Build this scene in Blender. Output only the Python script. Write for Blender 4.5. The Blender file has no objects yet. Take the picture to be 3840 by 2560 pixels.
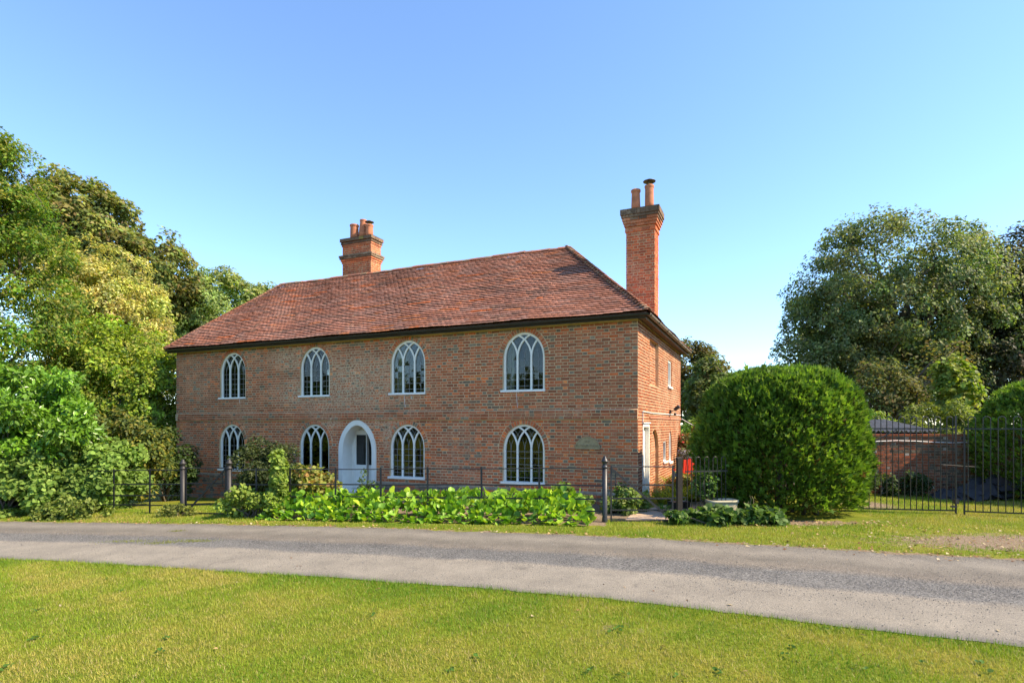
import bpy, math, random
import numpy as np
from mathutils import Vector, Matrix
from mathutils.geometry import tessellate_polygon

rnd = random.Random(7)
nr = np.random.default_rng(11)
scene = bpy.context.scene
COL = scene.collection
R = math.radians

# ---------------------------------------------------------------- camera
cam_d = bpy.data.cameras.new('camera')
cam = bpy.data.objects.new('camera', cam_d)
COL.objects.link(cam)
cam.location = (0, 0, 2.0)
cam.rotation_euler = (R(90), 0, 0)
cam_d.sensor_width = 36.0
cam_d.lens = 36.0 * 2143 / 3840
cam_d.shift_y = (1590 - 1280) / 3840
cam_d.clip_end = 3000
scene.camera = cam

# ---------------------------------------------------------------- sky, sun, exposure
SUN_AZ = Vector((0.965, -0.263, 0)).normalized()     # towards the sun, on the ground plane
SUN_EL = R(43)
world = bpy.data.worlds.new('World')
scene.world = world
world.use_nodes = True
wn = world.node_tree
bg = wn.nodes['Background']
sky = wn.nodes.new('ShaderNodeTexSky')
sky.sky_type = 'NISHITA'
sky.sun_disc = False
sky.sun_elevation = SUN_EL
sky.sun_rotation = math.atan2(SUN_AZ.x, SUN_AZ.y)
sky.altitude = 50
sky.air_density = 1.0
sky.dust_density = 0.1
sky.ozone_density = 8.0
wn.links.new(sky.outputs[0], bg.inputs[0])
bg.inputs[1].default_value = 0.124
sun_d = bpy.data.lights.new('sun', 'SUN')
sun_d.energy = 3.2
sun_d.angle = R(0.53)
sun_d.color = (1.0, 0.88, 0.70)
sun = bpy.data.objects.new('sun', sun_d)
COL.objects.link(sun)
sdir = Vector((SUN_AZ.x * math.cos(SUN_EL), SUN_AZ.y * math.cos(SUN_EL), math.sin(SUN_EL)))
sun.rotation_euler = sdir.to_track_quat('Z', 'Y').to_euler()
sun.location = (30, 0, 30)
scene.view_settings.view_transform = 'Standard'
scene.view_settings.look = 'None'
scene.view_settings.gamma = 1.0
scene.view_settings.use_curve_mapping = False
scene.view_settings.exposure = 1.68
scene.view_settings.use_white_balance = True        # the camera was balanced for the shade
scene.view_settings.white_balance_temperature = 7200
scene.cycles.use_denoising = True
scene.cycles.max_bounces = 8
scene.cycles.transparent_max_bounces = 12

# ---------------------------------------------------------------- materials
def new_mat(name):
    m = bpy.data.materials.new(name)
    m.use_nodes = True
    nt = m.node_tree
    return m, nt, nt.nodes['Principled BSDF'], nt.nodes['Material Output']

def N(nt, kind, **kw):
    n = nt.nodes.new(kind)
    for k, v in kw.items():
        setattr(n, k, v)
    return n

def L(nt, a, b):
    nt.links.new(a, b)

def noise(nt, scale, detail=3, rough=0.6, coord='Object', dist=0.0):
    tc = N(nt, 'ShaderNodeTexCoord')
    n = N(nt, 'ShaderNodeTexNoise')
    n.inputs['Scale'].default_value = scale
    n.inputs['Detail'].default_value = detail
    n.inputs['Roughness'].default_value = rough
    n.inputs['Distortion'].default_value = dist
    L(nt, tc.outputs[coord], n.inputs['Vector'])
    return n.outputs['Fac']

def ramp(nt, fac, stops):
    r = N(nt, 'ShaderNodeValToRGB')
    e = r.color_ramp.elements
    while len(e) < len(stops):
        e.new(0.5)
    for k, (p, c) in enumerate(stops):
        e[k].position = p
        e[k].color = tuple(c) + ((1,) if len(c) == 3 else ())
    L(nt, fac, r.inputs[0])
    return r.outputs[0]

def mixc(nt, fac, a, b, mode='MIX'):
    m = N(nt, 'ShaderNodeMix', data_type='RGBA', blend_type=mode)
    for sock, v in ((m.inputs[0], fac), (m.inputs[6], a), (m.inputs[7], b)):
        if isinstance(v, (int, float)):
            sock.default_value = v
        elif isinstance(v, tuple):
            sock.default_value = v + ((1,) if len(v) == 3 else ())
        else:
            L(nt, v, sock)
    return m.outputs[2]

def math_n(nt, op, a, b=None, clamp=False):
    m = N(nt, 'ShaderNodeMath', operation=op, use_clamp=clamp)
    for sock, v in zip(m.inputs, (a, b)):
        if v is None:
            continue
        if isinstance(v, (int, float)):
            sock.default_value = v
        else:
            L(nt, v, sock)
    return m.outputs[0]

def attr(nt, name='Col'):
    a = N(nt, 'ShaderNodeAttribute', attribute_name=name)
    return a

def bump(nt, bsdf, height, strength=0.3, dist=0.01):
    b = N(nt, 'ShaderNodeBump')
    b.inputs['Strength'].default_value = strength
    b.inputs['Distance'].default_value = dist
    L(nt, height, b.inputs['Height'])
    L(nt, b.outputs[0], bsdf.inputs['Normal'])

def plain(name, col, rough=0.6, var=0.15, scale=12.0, metal=0.0, bmp=0.15, spec=0.5, bscale=None):
    m, nt, p, o = new_mat(name)
    f = noise(nt, scale, 4)
    c = ramp(nt, f, [(0.25, tuple(v * (1 - var) for v in col)), (0.75, tuple(min(1, v * (1 + var)) for v in col))])
    L(nt, c, p.inputs['Base Color'])
    p.inputs['Roughness'].default_value = rough
    p.inputs['Metallic'].default_value = metal
    p.inputs['Specular IOR Level'].default_value = spec
    if bmp:
        bump(nt, p, noise(nt, bscale or scale * 6, 3), bmp, 0.004)
    return m

def attr_mat(name, rough=0.85, var=0.3, scale=30.0, bmp=0.4, bscale=120.0, spec=0.25):
    m, nt, p, o = new_mat(name)
    a = attr(nt)
    f = noise(nt, scale, 4, 0.65)
    v = ramp(nt, f, [(0.25, (1 - var,) * 3), (0.78, (1 + var,) * 3)])
    c = mixc(nt, 1.0, a.outputs['Color'], v, 'MULTIPLY')
    L(nt, c, p.inputs['Base Color'])
    p.inputs['Roughness'].default_value = rough
    p.inputs['Specular IOR Level'].default_value = spec
    if bmp:
        bump(nt, p, noise(nt, bscale, 3), bmp, 0.004)
    return m, nt, p, c

def leaf_mat(name, rough=0.5, transl=0.35, spec=0.3, tint=(1.15, 1.2, 0.55)):
    m, nt, p, o = new_mat(name)
    a = attr(nt)
    L(nt, a.outputs['Color'], p.inputs['Base Color'])
    p.inputs['Roughness'].default_value = rough
    p.inputs['Specular IOR Level'].default_value = spec
    t = N(nt, 'ShaderNodeBsdfTranslucent')
    c = mixc(nt, 1.0, a.outputs['Color'], tint, 'MULTIPLY')
    L(nt, c, t.inputs[0])
    ms = N(nt, 'ShaderNodeMixShader')
    ms.inputs[0].default_value = transl
    L(nt, p.outputs[0], ms.inputs[1])
    L(nt, t.outputs[0], ms.inputs[2])
    L(nt, ms.outputs[0], o.inputs[0])
    return m

M = {}
# brick: colour per brick, grain, pale lime residue in worn patches
m, nt, p, c = attr_mat('brick', 0.9, 0.32, 22.0, 0.6, 90.0, 0.2)
tco = N(nt, 'ShaderNodeTexCoord')
sep = N(nt, 'ShaderNodeSeparateXYZ')
L(nt, tco.outputs['Object'], sep.inputs[0])
def worn_spot(cx, cz, rx, rz):
    dx = math_n(nt, 'MULTIPLY', math_n(nt, 'ADD', sep.outputs[0], -cx), 1 / rx)
    dz_ = math_n(nt, 'MULTIPLY', math_n(nt, 'ADD', sep.outputs[2], -cz), 1 / rz)
    d2 = math_n(nt, 'ADD', math_n(nt, 'MULTIPLY', dx, dx), math_n(nt, 'MULTIPLY', dz_, dz_))
    return math_n(nt, 'SUBTRACT', 1.0, d2, True)
spots = None
for q in ((-8.6, 3.35, 1.9, .95), (-11.0, 4.1, 1.4, .45), (-9.45, 2.05, .5, .22), (-7.45, 2.02, .75, .26), (-7.3, 1.7, .35, .6), (-9.0, 3.0, 3.5, .7)):
    w_ = worn_spot(*q)
    spots = w_ if spots is None else math_n(nt, 'MAXIMUM', spots, w_)
big = noise(nt, 0.55, 3, 0.5)
fine = noise(nt, 16.0, 5, 0.75)
area = math_n(nt, 'ADD', math_n(nt, 'MULTIPLY', spots, 1.0), math_n(nt, 'MULTIPLY', ramp(nt, big, [(0.52, (0, 0, 0)), (0.66, (1, 1, 1))]), .25), True)
lime = math_n(nt, 'MULTIPLY', math_n(nt, 'POWER', area, .7), ramp(nt, fine, [(0.47, (0, 0, 0)), (0.56, (1, 1, 1))]))
c2 = mixc(nt, math_n(nt, 'MULTIPLY', lime, 0.7), c, (0.74, 0.57, 0.38))
L(nt, c2, p.inputs['Base Color'])
M['brick'] = m
m, nt, p, o = new_mat('lime_mortar')
f = noise(nt, 9.0, 5, 0.7)
f2 = noise(nt, 1.2, 3, 0.6)
c = mixc(nt, ramp(nt, f2, [(0.38, (0, 0, 0)), (0.68, (1, 1, 1))]), (0.70, 0.51, 0.31), (0.52, 0.37, 0.22))
c = mixc(nt, 0.65, c, ramp(nt, f, [(0.3, (0.68, 0.65, 0.6)), (0.65, (1.1, 1.06, 1.0))]), 'MULTIPLY')
L(nt, c, p.inputs['Base Color'])
p.inputs['Roughness'].default_value = 0.95
p.inputs['Specular IOR Level'].default_value = 0.1
bump(nt, p, noise(nt, 70.0, 4), 0.7, 0.006)
M['mortar'] = m
m, nt, p, o = new_mat('dark_mortar')
c = ramp(nt, noise(nt, 9.0, 5, 0.7), [(0.3, (0.17, 0.125, 0.085)), (0.7, (0.42, 0.32, 0.22))])
L(nt, c, p.inputs['Base Color'])
p.inputs['Roughness'].default_value = 0.95
M['dark_mortar'] = m
m, nt, p, c = attr_mat('clay_tile', 0.85, 0.35, 14.0, 0.5, 70.0, 0.25)
lich = ramp(nt, noise(nt, 3.5, 5, 0.75), [(0.55, (0, 0, 0)), (0.72, (1, 1, 1))])
c2 = mixc(nt, math_n(nt, 'MULTIPLY', lich, 0.45), c, (0.30, 0.25, 0.17))
L(nt, c2, p.inputs['Base Color'])
M['tile'] = m
M['white'] = plain('white_paint', (0.83, 0.80, 0.71), 0.45, 0.05, 6.0, 0, 0.08)
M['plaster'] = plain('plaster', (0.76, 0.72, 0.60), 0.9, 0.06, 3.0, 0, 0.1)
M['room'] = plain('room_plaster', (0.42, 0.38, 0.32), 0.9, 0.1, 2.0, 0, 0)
M['curtain'] = plain('curtain_cloth', (0.55, 0.55, 0.42), 0.9, 0.12, 8.0, 0, 0)
M['iron'] = plain('painted_iron', (0.030, 0.030, 0.032), 0.42, 0.5, 25.0, 0.0, 0.3, 0.5)
M['iron_worn'] = plain('weathered_iron', (0.021, 0.019, 0.018), 0.55, 0.5, 20.0, 0.0, 0.35, 0.5)
M['railing'] = plain('railing_paint', (0.022, 0.024, 0.022), 0.4, 0.5, 25.0, 0.0, 0.2, 0.5)
M['gutter'] = plain('black_gutter', (0.018, 0.020, 0.020), 0.35, 0.3, 6.0, 0, 0.05)
M['gutter_old'] = plain('faded_gutter', (0.22, 0.17, 0.13), 0.5, 0.35, 5.0, 0, 0.1)
M['board'] = plain('dark_board', (0.035, 0.032, 0.028), 0.7, 0.4, 8.0, 0, 0.2)
M['soffit'] = plain('soffit_board', (0.16, 0.10, 0.075), 0.8, 0.3, 6.0, 0, 0.2)
M['lead'] = plain('lead_came', (0.24, 0.24, 0.235), 0.6, 0.3, 30.0, 0.2, 0)
M['zinc'] = plain('zinc_rod', (0.05, 0.045, 0.04), 0.6, 0.3, 30.0, 0.2, 0)
M['terracotta'] = plain('terracotta', (0.42, 0.15, 0.07), 0.8, 0.3, 7.0, 0, 0.2)
M['cowl'] = plain('cowl_metal', (0.10, 0.085, 0.075), 0.5, 0.3, 12.0, 0.6, 0.1)
M['cap'] = plain('chimney_cap', (0.24, 0.17, 0.11), 0.95, 0.5, 9.0, 0, 0.6)
M['stone'] = plain('plaque_stone', (0.38, 0.28, 0.15), 0.9, 0.25, 14.0, 0, 0.5)
M['timber'] = plain('old_timber', (0.024, 0.018, 0.013), 0.85, 0.4, 18.0, 0, 0.5)
M['cream'] = plain('cream_planter', (0.44, 0.38, 0.25), 0.7, 0.12, 9.0, 0, 0.2)
M['slate'] = plain('slate', (0.03, 0.029, 0.03), 0.9, 0.4, 8.0, 0, 0.3)
M['sheet'] = plain('corrugated_sheet', (0.21, 0.195, 0.175), 0.85, 0.3, 7.0, 0, 0.3)
M['red'] = plain('red_paint', (0.65, 0.035, 0.02), 0.45, 0.12, 10.0, 0, 0.05)
M['brass'] = plain('brass', (0.6, 0.42, 0.12), 0.3, 0.1, 10.0, 1.0, 0)
M['cable'] = plain('white_cable', (0.75, 0.73, 0.7), 0.6, 0.1, 10.0, 0, 0)
M['blackplastic'] = plain('black_plastic', (0.015, 0.015, 0.016), 0.4, 0.2, 10.0, 0, 0)
M['rubble'] = plain('rubble_stone', (0.34, 0.27, 0.17), 0.9, 0.3, 10.0, 0, 0.4)
# bark
m, nt, p, o = new_mat('bark')
c = ramp(nt, noise(nt, 6.0, 5, 0.7), [(0.3, (0.055, 0.042, 0.03)), (0.7, (0.17, 0.135, 0.095))])
L(nt, c, p.inputs['Base Color'])
p.inputs['Roughness'].default_value = 0.95
bump(nt, p, noise(nt, 25.0, 4), 0.8, 0.02)
M['bark'] = m
# glass: thin window glass, partly mirror by angle
m, nt, p, o = new_mat('window_glass')
nt.nodes.remove(p)
tr = N(nt, 'ShaderNodeBsdfTransparent')
tr.inputs[0].default_value = (0.80, 0.83, 0.80, 1)
gl = N(nt, 'ShaderNodeBsdfGlossy')
gl.inputs['Roughness'].default_value = 0.02
fr = N(nt, 'ShaderNodeFresnel')
fr.inputs[0].default_value = 1.5
ms = N(nt, 'ShaderNodeMixShader')
L(nt, fr.outputs[0], ms.inputs[0])
L(nt, tr.outputs[0], ms.inputs[1])
L(nt, gl.outputs[0], ms.inputs[2])
L(nt, ms.outputs[0], o.inputs[0])
M['glass'] = m
M['leaf'] = leaf_mat('leaf', 0.55, 0.45)
M['leaf_gloss'] = leaf_mat('glossy_leaf', 0.33, 0.32, 0.5)
M['leaf_matt'] = leaf_mat('matt_leaf', 0.75, 0.42, 0.15)
M['needle'] = leaf_mat('conifer_spray', 0.55, 0.40, 0.2)
M['grass'] = leaf_mat('grass_blade', 0.55, 0.35, 0.25, (1.1, 1.15, 0.6))
M['litter'] = leaf_mat('dry_leaf', 0.8, 0.1, 0.1, (1, 1, 1))
m, nt, p, c = attr_mat('stone_chips', 0.85, 0.25, 60.0, 0.3, 200.0, 0.3)
M['chips'] = m

# ---------------------------------------------------------------- mesh helpers
def prop(o, label=None, cat=None, group=None, kind=None):
    if label: o['label'] = label
    if cat: o['category'] = cat
    if group: o['group'] = group
    if kind: o['kind'] = kind
    return o

def empty(name, loc=(0, 0, 0), rz=0.0, label=None, cat=None, group=None, parent=None):
    o = bpy.data.objects.new(name, None)
    o.empty_display_size = 0.2
    COL.objects.link(o)
    o.location = loc
    o.rotation_euler = (0, 0, rz)
    if parent: o.parent = parent
    return prop(o, label, cat, group)

def set_col(me, cols):
    a = me.attributes.new('Col', 'FLOAT_COLOR', 'FACE')
    arr = np.ones((len(me.polygons), 4), np.float32)
    arr[:, :3] = cols
    a.data.foreach_set('color', arr.ravel())

class MB:
    """collects faces for one mesh object"""
    def __init__(s):
        s.V = []; s.F = []; s.C = []
    def face(s, pts, col=(0.5, 0.5, 0.5)):
        b = len(s.V)
        s.V += [tuple(p) for p in pts]
        s.F.append(tuple(range(b, b + len(pts))))
        s.C.append(col)
    def add(s, pts, faces, col=(0.5, 0.5, 0.5)):
        b = len(s.V)
        s.V += [tuple(p) for p in pts]
        for f in faces:
            s.F.append(tuple(i + b for i in f)); s.C.append(col)
    def box(s, x0, x1, y0, y1, z0, z1, col=(0.5, 0.5, 0.5), mtx=None):
        p = [Vector(q) for q in ((x0, y0, z0), (x1, y0, z0), (x1, y1, z0), (x0, y1, z0), (x0, y0, z1), (x1, y0, z1), (x1, y1, z1), (x0, y1, z1))]
        if mtx: p = [mtx @ q for q in p]
        s.add(p, [(0, 3, 2, 1), (4, 5, 6, 7), (0, 1, 5, 4), (1, 2, 6, 5), (2, 3, 7, 6), (3, 0, 4, 7)], col)
    def bar(s, a, b, w, h, up=(0, 0, 1), col=(0.5, 0.5, 0.5)):
        """square bar from a to b, w across, h along up"""
        a = Vector(a); b = Vector(b); d = (b - a).normalized()
        u = Vector(up); x = d.cross(u)
        if x.length < 1e-4: x = d.cross(Vector((1, 0, 0)))
        x.normalize(); u = x.cross(d).normalized()
        p = []
        for q in (a, b):
            for sx, su in ((-1, -1), (1, -1), (1, 1), (-1, 1)):
                p.append(q + x * (sx * w / 2) + u * (su * h / 2))
        s.add(p, [(0, 1, 2, 3), (7, 6, 5, 4), (0, 4, 5, 1), (1, 5, 6, 2), (2, 6, 7, 3), (3, 7, 4, 0)], col)
    def tube(s, path, rad, n=6, col=(0.5, 0.5, 0.5), cap=True):
        P = [Vector(q) for q in path]
        rings = []
        prev = None
        for i, q in enumerate(P):
            d = (P[min(i + 1, len(P) - 1)] - P[max(i - 1, 0)])
            if d.length < 1e-6: d = Vector((0, 0, 1))
            d.normalize()
            if prev is None:
                x = d.cross(Vector((0, 0, 1)))
                if x.length < 0.05: x = d.cross(Vector((1, 0, 0)))
            else:
                x = prev - d * prev.dot(d)
            x.normalize(); prev = x
            y = d.cross(x)
            r = rad[i] if isinstance(rad, (list, tuple)) else rad
            rings.append([q + (x * math.cos(2 * math.pi * k / n) + y * math.sin(2 * math.pi * k / n)) * r for k in range(n)])
        b = len(s.V)
        for rg in rings: s.V += [tuple(v) for v in rg]
        for i in range(len(P) - 1):
            for k in range(n):
                k2 = (k + 1) % n
                s.F.append((b + i * n + k, b + i * n + k2, b + (i + 1) * n + k2, b + (i + 1) * n + k)); s.C.append(col)
        if cap:
            s.F.append(tuple(b + k for k in reversed(range(n)))); s.C.append(col)
            e = b + (len(P) - 1) * n
            s.F.append(tuple(e + k for k in range(n))); s.C.append(col)
    def lathe(s, prof, c=(0, 0, 0), n=16, col=(0.5, 0.5, 0.5)):
        b = len(s.V)
        for r, z in prof:
            for k in range(n):
                a = 2 * math.pi * k / n
                s.V.append((c[0] + r * math.cos(a), c[1] + r * math.sin(a), c[2] + z))
        for i in range(len(prof) - 1):
            for k in range(n):
                k2 = (k + 1) % n
                s.F.append((b + i * n + k, b + i * n + k2, b + (i + 1) * n + k2, b + (i + 1) * n + k)); s.C.append(col)
        s.F.append(tuple(b + k for k in reversed(range(n)))); s.C.append(col)
        e = b + (len(prof) - 1) * n
        s.F.append(tuple(e + k for k in range(n))); s.C.append(col)
    def mesh(s, name, mat, smooth=False):
        me = bpy.data.meshes.new(name)
        me.from_pydata(s.V, [], s.F)
        set_col(me, np.array(s.C, np.float32).reshape(-1, 3))
        me.materials.append(mat)
        if smooth:
            me.polygons.foreach_set('use_smooth', [True] * len(me.polygons))
        me.update()
        return me
    def build(s, name, mat, parent=None, smooth=False, kind=None, loc=None):
        o = bpy.data.objects.new(name, s.mesh(name, mat, smooth))
        COL.objects.link(o)
        if parent: o.parent = parent
        if loc: o.location = loc
        if kind: o['kind'] = kind
        return o

def link(name, me, parent=None, mtx=None, kind=None):
    o = bpy.data.objects.new(name, me)
    COL.objects.link(o)
    if parent: o.parent = parent
    if mtx is not None: o.matrix_local = mtx
    if kind: o['kind'] = kind
    return o

def unit(v):
    return v / np.maximum(np.linalg.norm(v, axis=1, keepdims=True), 1e-9)

def scatter_mesh(name, mat, tv, tf, pos, tdir, nrm, size, col, width=1.0, smooth=False):
    """one mesh of many copies of a small shape: tv template verts (x across, y along, z up), tf faces"""
    tv = np.asarray(tv, np.float32)
    n = len(pos)
    y = unit(tdir)
    z = nrm - y * np.sum(nrm * y, axis=1, keepdims=True)
    bad = np.linalg.norm(z, axis=1) < 1e-4
    z[bad] = np.cross(y[bad], np.array([0.3, 0.5, 0.8]))
    z = unit(z)
    x = np.cross(y, z)
    sz = np.asarray(size).reshape(-1, 1)
    wd = np.broadcast_to(np.asarray(width), (n,)).reshape(-1, 1)
    k = len(tv)
    V = np.empty((n, k, 3), np.float32)
    for i in range(k):
        V[:, i] = pos + x * (tv[i, 0] * sz * wd) + y * (tv[i, 1] * sz) + z * (tv[i, 2] * sz)
    fl = np.array([len(f) for f in tf]); loops = np.concatenate([np.array(f) for f in tf])
    me = bpy.data.meshes.new(name)
    me.vertices.add(n * k)
    me.vertices.foreach_set('co', V.ravel())
    LL = (loops[None, :] + (np.arange(n) * k)[:, None]).ravel()
    me.loops.add(len(LL))
    me.loops.foreach_set('vertex_index', LL.astype(np.int32))
    tot = np.tile(fl, n)
    st = np.concatenate([[0], np.cumsum(tot)[:-1]])
    me.polygons.add(len(tot))
    me.polygons.foreach_set('loop_start', st.astype(np.int32))
    if smooth:
        me.polygons.foreach_set('use_smooth', np.ones(len(tot), bool))
    me.update(calc_edges=True)
    set_col(me, np.repeat(col, len(tf), axis=0))
    me.materials.append(mat)
    return me

LEAF = ([(0, 0, 0), (-.30, .45, .07), (0, 1, -.06), (.30, .45, .07)], [(0, 3, 2), (0, 2, 1)])
LEAF_WIDE = ([(0, 0, 0), (-.36, .30, .06), (-.30, .70, .04), (0, 1, -.08), (.30, .70, .04), (.36, .30, .06)], [(0, 5, 4, 3), (0, 3, 2, 1)])
SPRAY = ([(0, 0, 0), (-.13, .30, .02), (-.30, .62, .0), (-.07, .62, .03), (0, 1, -.03), (.07, .62, .03), (.30, .62, 0), (.13, .30, .02)],
         [(0, 7, 5, 3, 1), (1, 3, 2), (5, 7, 6), (3, 5, 4)])
BLADE = ([(-.5, 0, 0), (.5, 0, 0), (0, 1, 0)], [(0, 1, 2)])

def vnoise(x, y, s=1.0, seed=0):
    """cheap smooth noise, 0..1"""
    a = np.sin(x * 1.7 * s + seed * 1.3 + 1.9 * np.sin(y * 1.1 * s + seed)) + np.sin(y * 2.3 * s + seed * 2.1 + 1.5 * np.sin(x * 1.3 * s - seed)) + 0.6 * np.sin((x + y) * 3.9 * s + seed * 3.7) + 0.5 * np.sin((x - 1.4 * y) * 5.3 * s + seed)
    return np.clip(0.5 + a / 5.0, 0, 1)

# ---------------------------------------------------------------- the lie of the land
def g(x, y):
    x = np.asarray(x, float); y = np.asarray(y, float)
    a = -0.0233 * np.clip(1 - x, 0, 14)
    t = np.clip((-3 - x) / 5.0, 0, 1)
    b = -0.055 * np.clip(y - 14.5, 0, 5.2) * (t * t * (3 - 2 * t))
    return a + b
def gz(x, y):
    return float(g(x, y))
NEAR = np.array([(-60, 25), (-20, 12.6), (-8.45, 9.43), (-6.28, 8.87), (-4.29, 8.27), (-2.58, 7.78), (-.06, 6.95), (1.19, 6.49), (2.28, 6.07), (3.2, 5.66), (4.03, 5.32), (4.68, 5.08), (9, 3.0), (40, -14)])
FAR = np.array([(-60, 24.5), (-12, 13.44), (-6.4, 12.32), (-2.78, 11.45), (-.1, 10.58), (1.84, 10.07), (3.6, 9.58), (5.08, 9.05), (6.5, 8.62), (7.55, 8.3), (12, 6.8), (40, -4)])
NEAR[0] = (-60, 23.0)
def y_near(x):
    return np.interp(x, NEAR[:, 0], NEAR[:, 1])
def y_far(x):
    return np.interp(x, FAR[:, 0], FAR[:, 1])
def y_fence(x):
    return 11.7 + (1.9 - np.asarray(x, float)) * 0.2378
# ================================================================ ground, road, path
def dirt_amount(x, y):
    d = np.exp(-(((x - 8.6) / 2.6) ** 2 + ((y - 9.7) / 0.9) ** 2)) * 0.95
    d += np.exp(-(((x - 8.8) / 0.7) ** 2 + ((y - 14.3) / 1.0) ** 2))
    d += 0.75 * np.exp(-((y - y_far(x) - 0.05) / 0.16) ** 2)
    d += 0.42 * np.exp(-(((x - 1.1) / 0.75) ** 2 + ((y - 5.65) / 0.28) ** 2))
    d += 0.2 * np.clip(vnoise(x, y, 1.35, 21) - .78, 0, 1) * 5 * (y < y_near(x) - .3)
    d += 0.9 * np.exp(-(((x - 5.9) / 1.7) ** 2 + ((y - 11.6) / 0.35) ** 2))
    d += np.clip((y - np.where(x < 1.9, y_fence(x) - .62, 11.9)) / 0.2, 0, 1) * (x > -6) * (x < 3.0) * (y < 17) * 0.95   # soil of the beds by the house
    return np.clip(d, 0, 1)

xs = np.concatenate([np.linspace(-900, -60, 12), np.linspace(-54, -17, 16), np.arange(-16, 16.01, 0.2), np.linspace(17, 54, 16), np.linspace(60, 900, 12)])
ys = np.concatenate([np.linspace(-300, -6, 12), np.arange(-4, 2.5, 0.5), np.arange(3, 21.01, 0.2), np.linspace(22, 60, 20), np.linspace(70, 900, 12)])
X, Y = np.meshgrid(xs, ys)
Z = g(X, Y)
nx, ny = len(xs), len(ys)
me = bpy.data.meshes.new('ground')
verts = np.stack([X, Y, Z], -1).reshape(-1, 3)
idx = np.arange(nx * ny).reshape(ny, nx)
faces = np.stack([idx[:-1, :-1], idx[:-1, 1:], idx[1:, 1:], idx[1:, :-1]], -1).reshape(-1, 4)
me.from_pydata(verts.tolist(), [], faces.tolist())
a = me.attributes.new('dirt', 'FLOAT', 'POINT')
a.data.foreach_set('value', dirt_amount(X, Y).ravel().astype(np.float32))
me.polygons.foreach_set('use_smooth', np.ones(len(me.polygons), bool))
m, nt, p, o = new_mat('turf')
f1 = noise(nt, 0.9, 4, 0.6)
f2 = noise(nt, 14.0, 4, 0.7)
f3 = noise(nt, 90.0, 3, 0.7)
c = ramp(nt, f1, [(0.3, (0.105, 0.155, 0.016)), (0.55, (0.18, 0.205, 0.026)), (0.72, (0.26, 0.225, 0.05))])
c = mixc(nt, 0.8, c, ramp(nt, f2, [(0.3, (0.6, 0.6, 0.55)), (0.7, (1.25, 1.2, 1.1))]), 'MULTIPLY')
c = mixc(nt, 0.8, c, ramp(nt, f3, [(0.3, (0.55, 0.55, 0.5)), (0.7, (1.35, 1.3, 1.2))]), 'MULTIPLY')
soil = ramp(nt, noise(nt, 22.0, 5, 0.75), [(0.3, (0.10, 0.065, 0.04)), (0.55, (0.24, 0.18, 0.12)), (0.75, (0.42, 0.35, 0.27))])
at = attr(nt, 'dirt')
dm = math_n(nt, 'ADD', at.outputs['Fac'], math_n(nt, 'MULTIPLY', math_n(nt, 'SUBTRACT', noise(nt, 5.0, 5, 0.7), 0.5), 1.6))
dm = ramp(nt, dm, [(0.42, (0, 0, 0)), (0.62, (1, 1, 1))])
c = mixc(nt, dm, c, soil)
L(nt, c, p.inputs['Base Color'])
p.inputs['Roughness'].default_value = 0.95
p.inputs['Specular IOR Level'].default_value = 0.1
bump(nt, p, noise(nt, 60.0, 4, 0.7), 0.7, 0.02)
me.materials.append(m)
prop(link('ground', me), kind='structure')

# road: a strip between its two edges, slightly above the turf, with ragged edges
na = 22
rx = np.concatenate([np.arange(-60, -16, 2.0), np.arange(-16, 12, 0.12), np.arange(12, 40, 2.0)])
rv = []; ra = []
for i, x in enumerate(rx):
    yn, yf = float(y_near(x)), float(y_far(x))
    yn += 0.05 * (vnoise(x, 0.0, 2.2, 3) - 0.5) + 0.035 * (rnd.random() - .5)
    yf += 0.16 * (vnoise(x, 1.0, 1.6, 5) - 0.5) + 0.05 * (rnd.random() - .5)
    for k in range(na):
        v = k / (na - 1)
        y = yn + (yf - yn) * v
        crown = 0.03 * (1 - (2 * v - 1) ** 2)
        rv.append((x, y, gz(x, y) + 0.008 + crown)); ra.append(v)
nR = len(rx)
ri = np.arange(nR * na).reshape(nR, na)
rf = np.stack([ri[:-1, :-1], ri[1:, :-1], ri[1:, 1:], ri[:-1, 1:]], -1).reshape(-1, 4)
me = bpy.data.meshes.new('road')
me.from_pydata(rv, [], rf.tolist())
a = me.attributes.new('across', 'FLOAT', 'POINT')
a.data.foreach_set('value', np.array(ra, np.float32))
me.polygons.foreach_set('use_smooth', np.ones(len(me.polygons), bool))
m, nt, p, o = new_mat('old_tarmac')
ac = attr(nt, 'across').outputs['Fac']
wob = math_n(nt, 'MULTIPLY', math_n(nt, 'SUBTRACT', noise(nt, 0.7, 4, 0.6), 0.5), 0.13)
acw = math_n(nt, 'ADD', ac, wob)
band = ramp(nt, acw, [(0.00, (0.151, 0.142, 0.125)), (0.06, (0.242, 0.218, 0.180)), (0.33, (0.249, 0.225, 0.188)), (0.38, (0.144, 0.144, 0.142)), (0.53, (0.124, 0.125, 0.125)), (0.60, (0.174, 0.154, 0.130)), (0.70, (0.154, 0.139, 0.117)), (0.85, (0.219, 0.198, 0.167)), (1.00, (0.151, 0.141, 0.125))])
grit = noise(nt, 85.0, 3, 0.75)
grit2 = noise(nt, 210.0, 2, 0.8)
patch = noise(nt, 1.7, 5, 0.65)
c = mixc(nt, 0.9, band, ramp(nt, grit, [(0.30, (0.55, 0.55, 0.56)), (0.5, (0.95, 0.95, 0.95)), (0.72, (1.45, 1.42, 1.38))]), 'MULTIPLY')
c = mixc(nt, 0.6, c, ramp(nt, grit2, [(0.3, (0.6, 0.6, 0.6)), (0.7, (1.4, 1.4, 1.4))]), 'MULTIPLY')
c = mixc(nt, 0.75, c, ramp(nt, patch, [(0.3, (0.74, 0.73, 0.72)), (0.7, (1.18, 1.16, 1.12))]), 'MULTIPLY')
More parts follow.
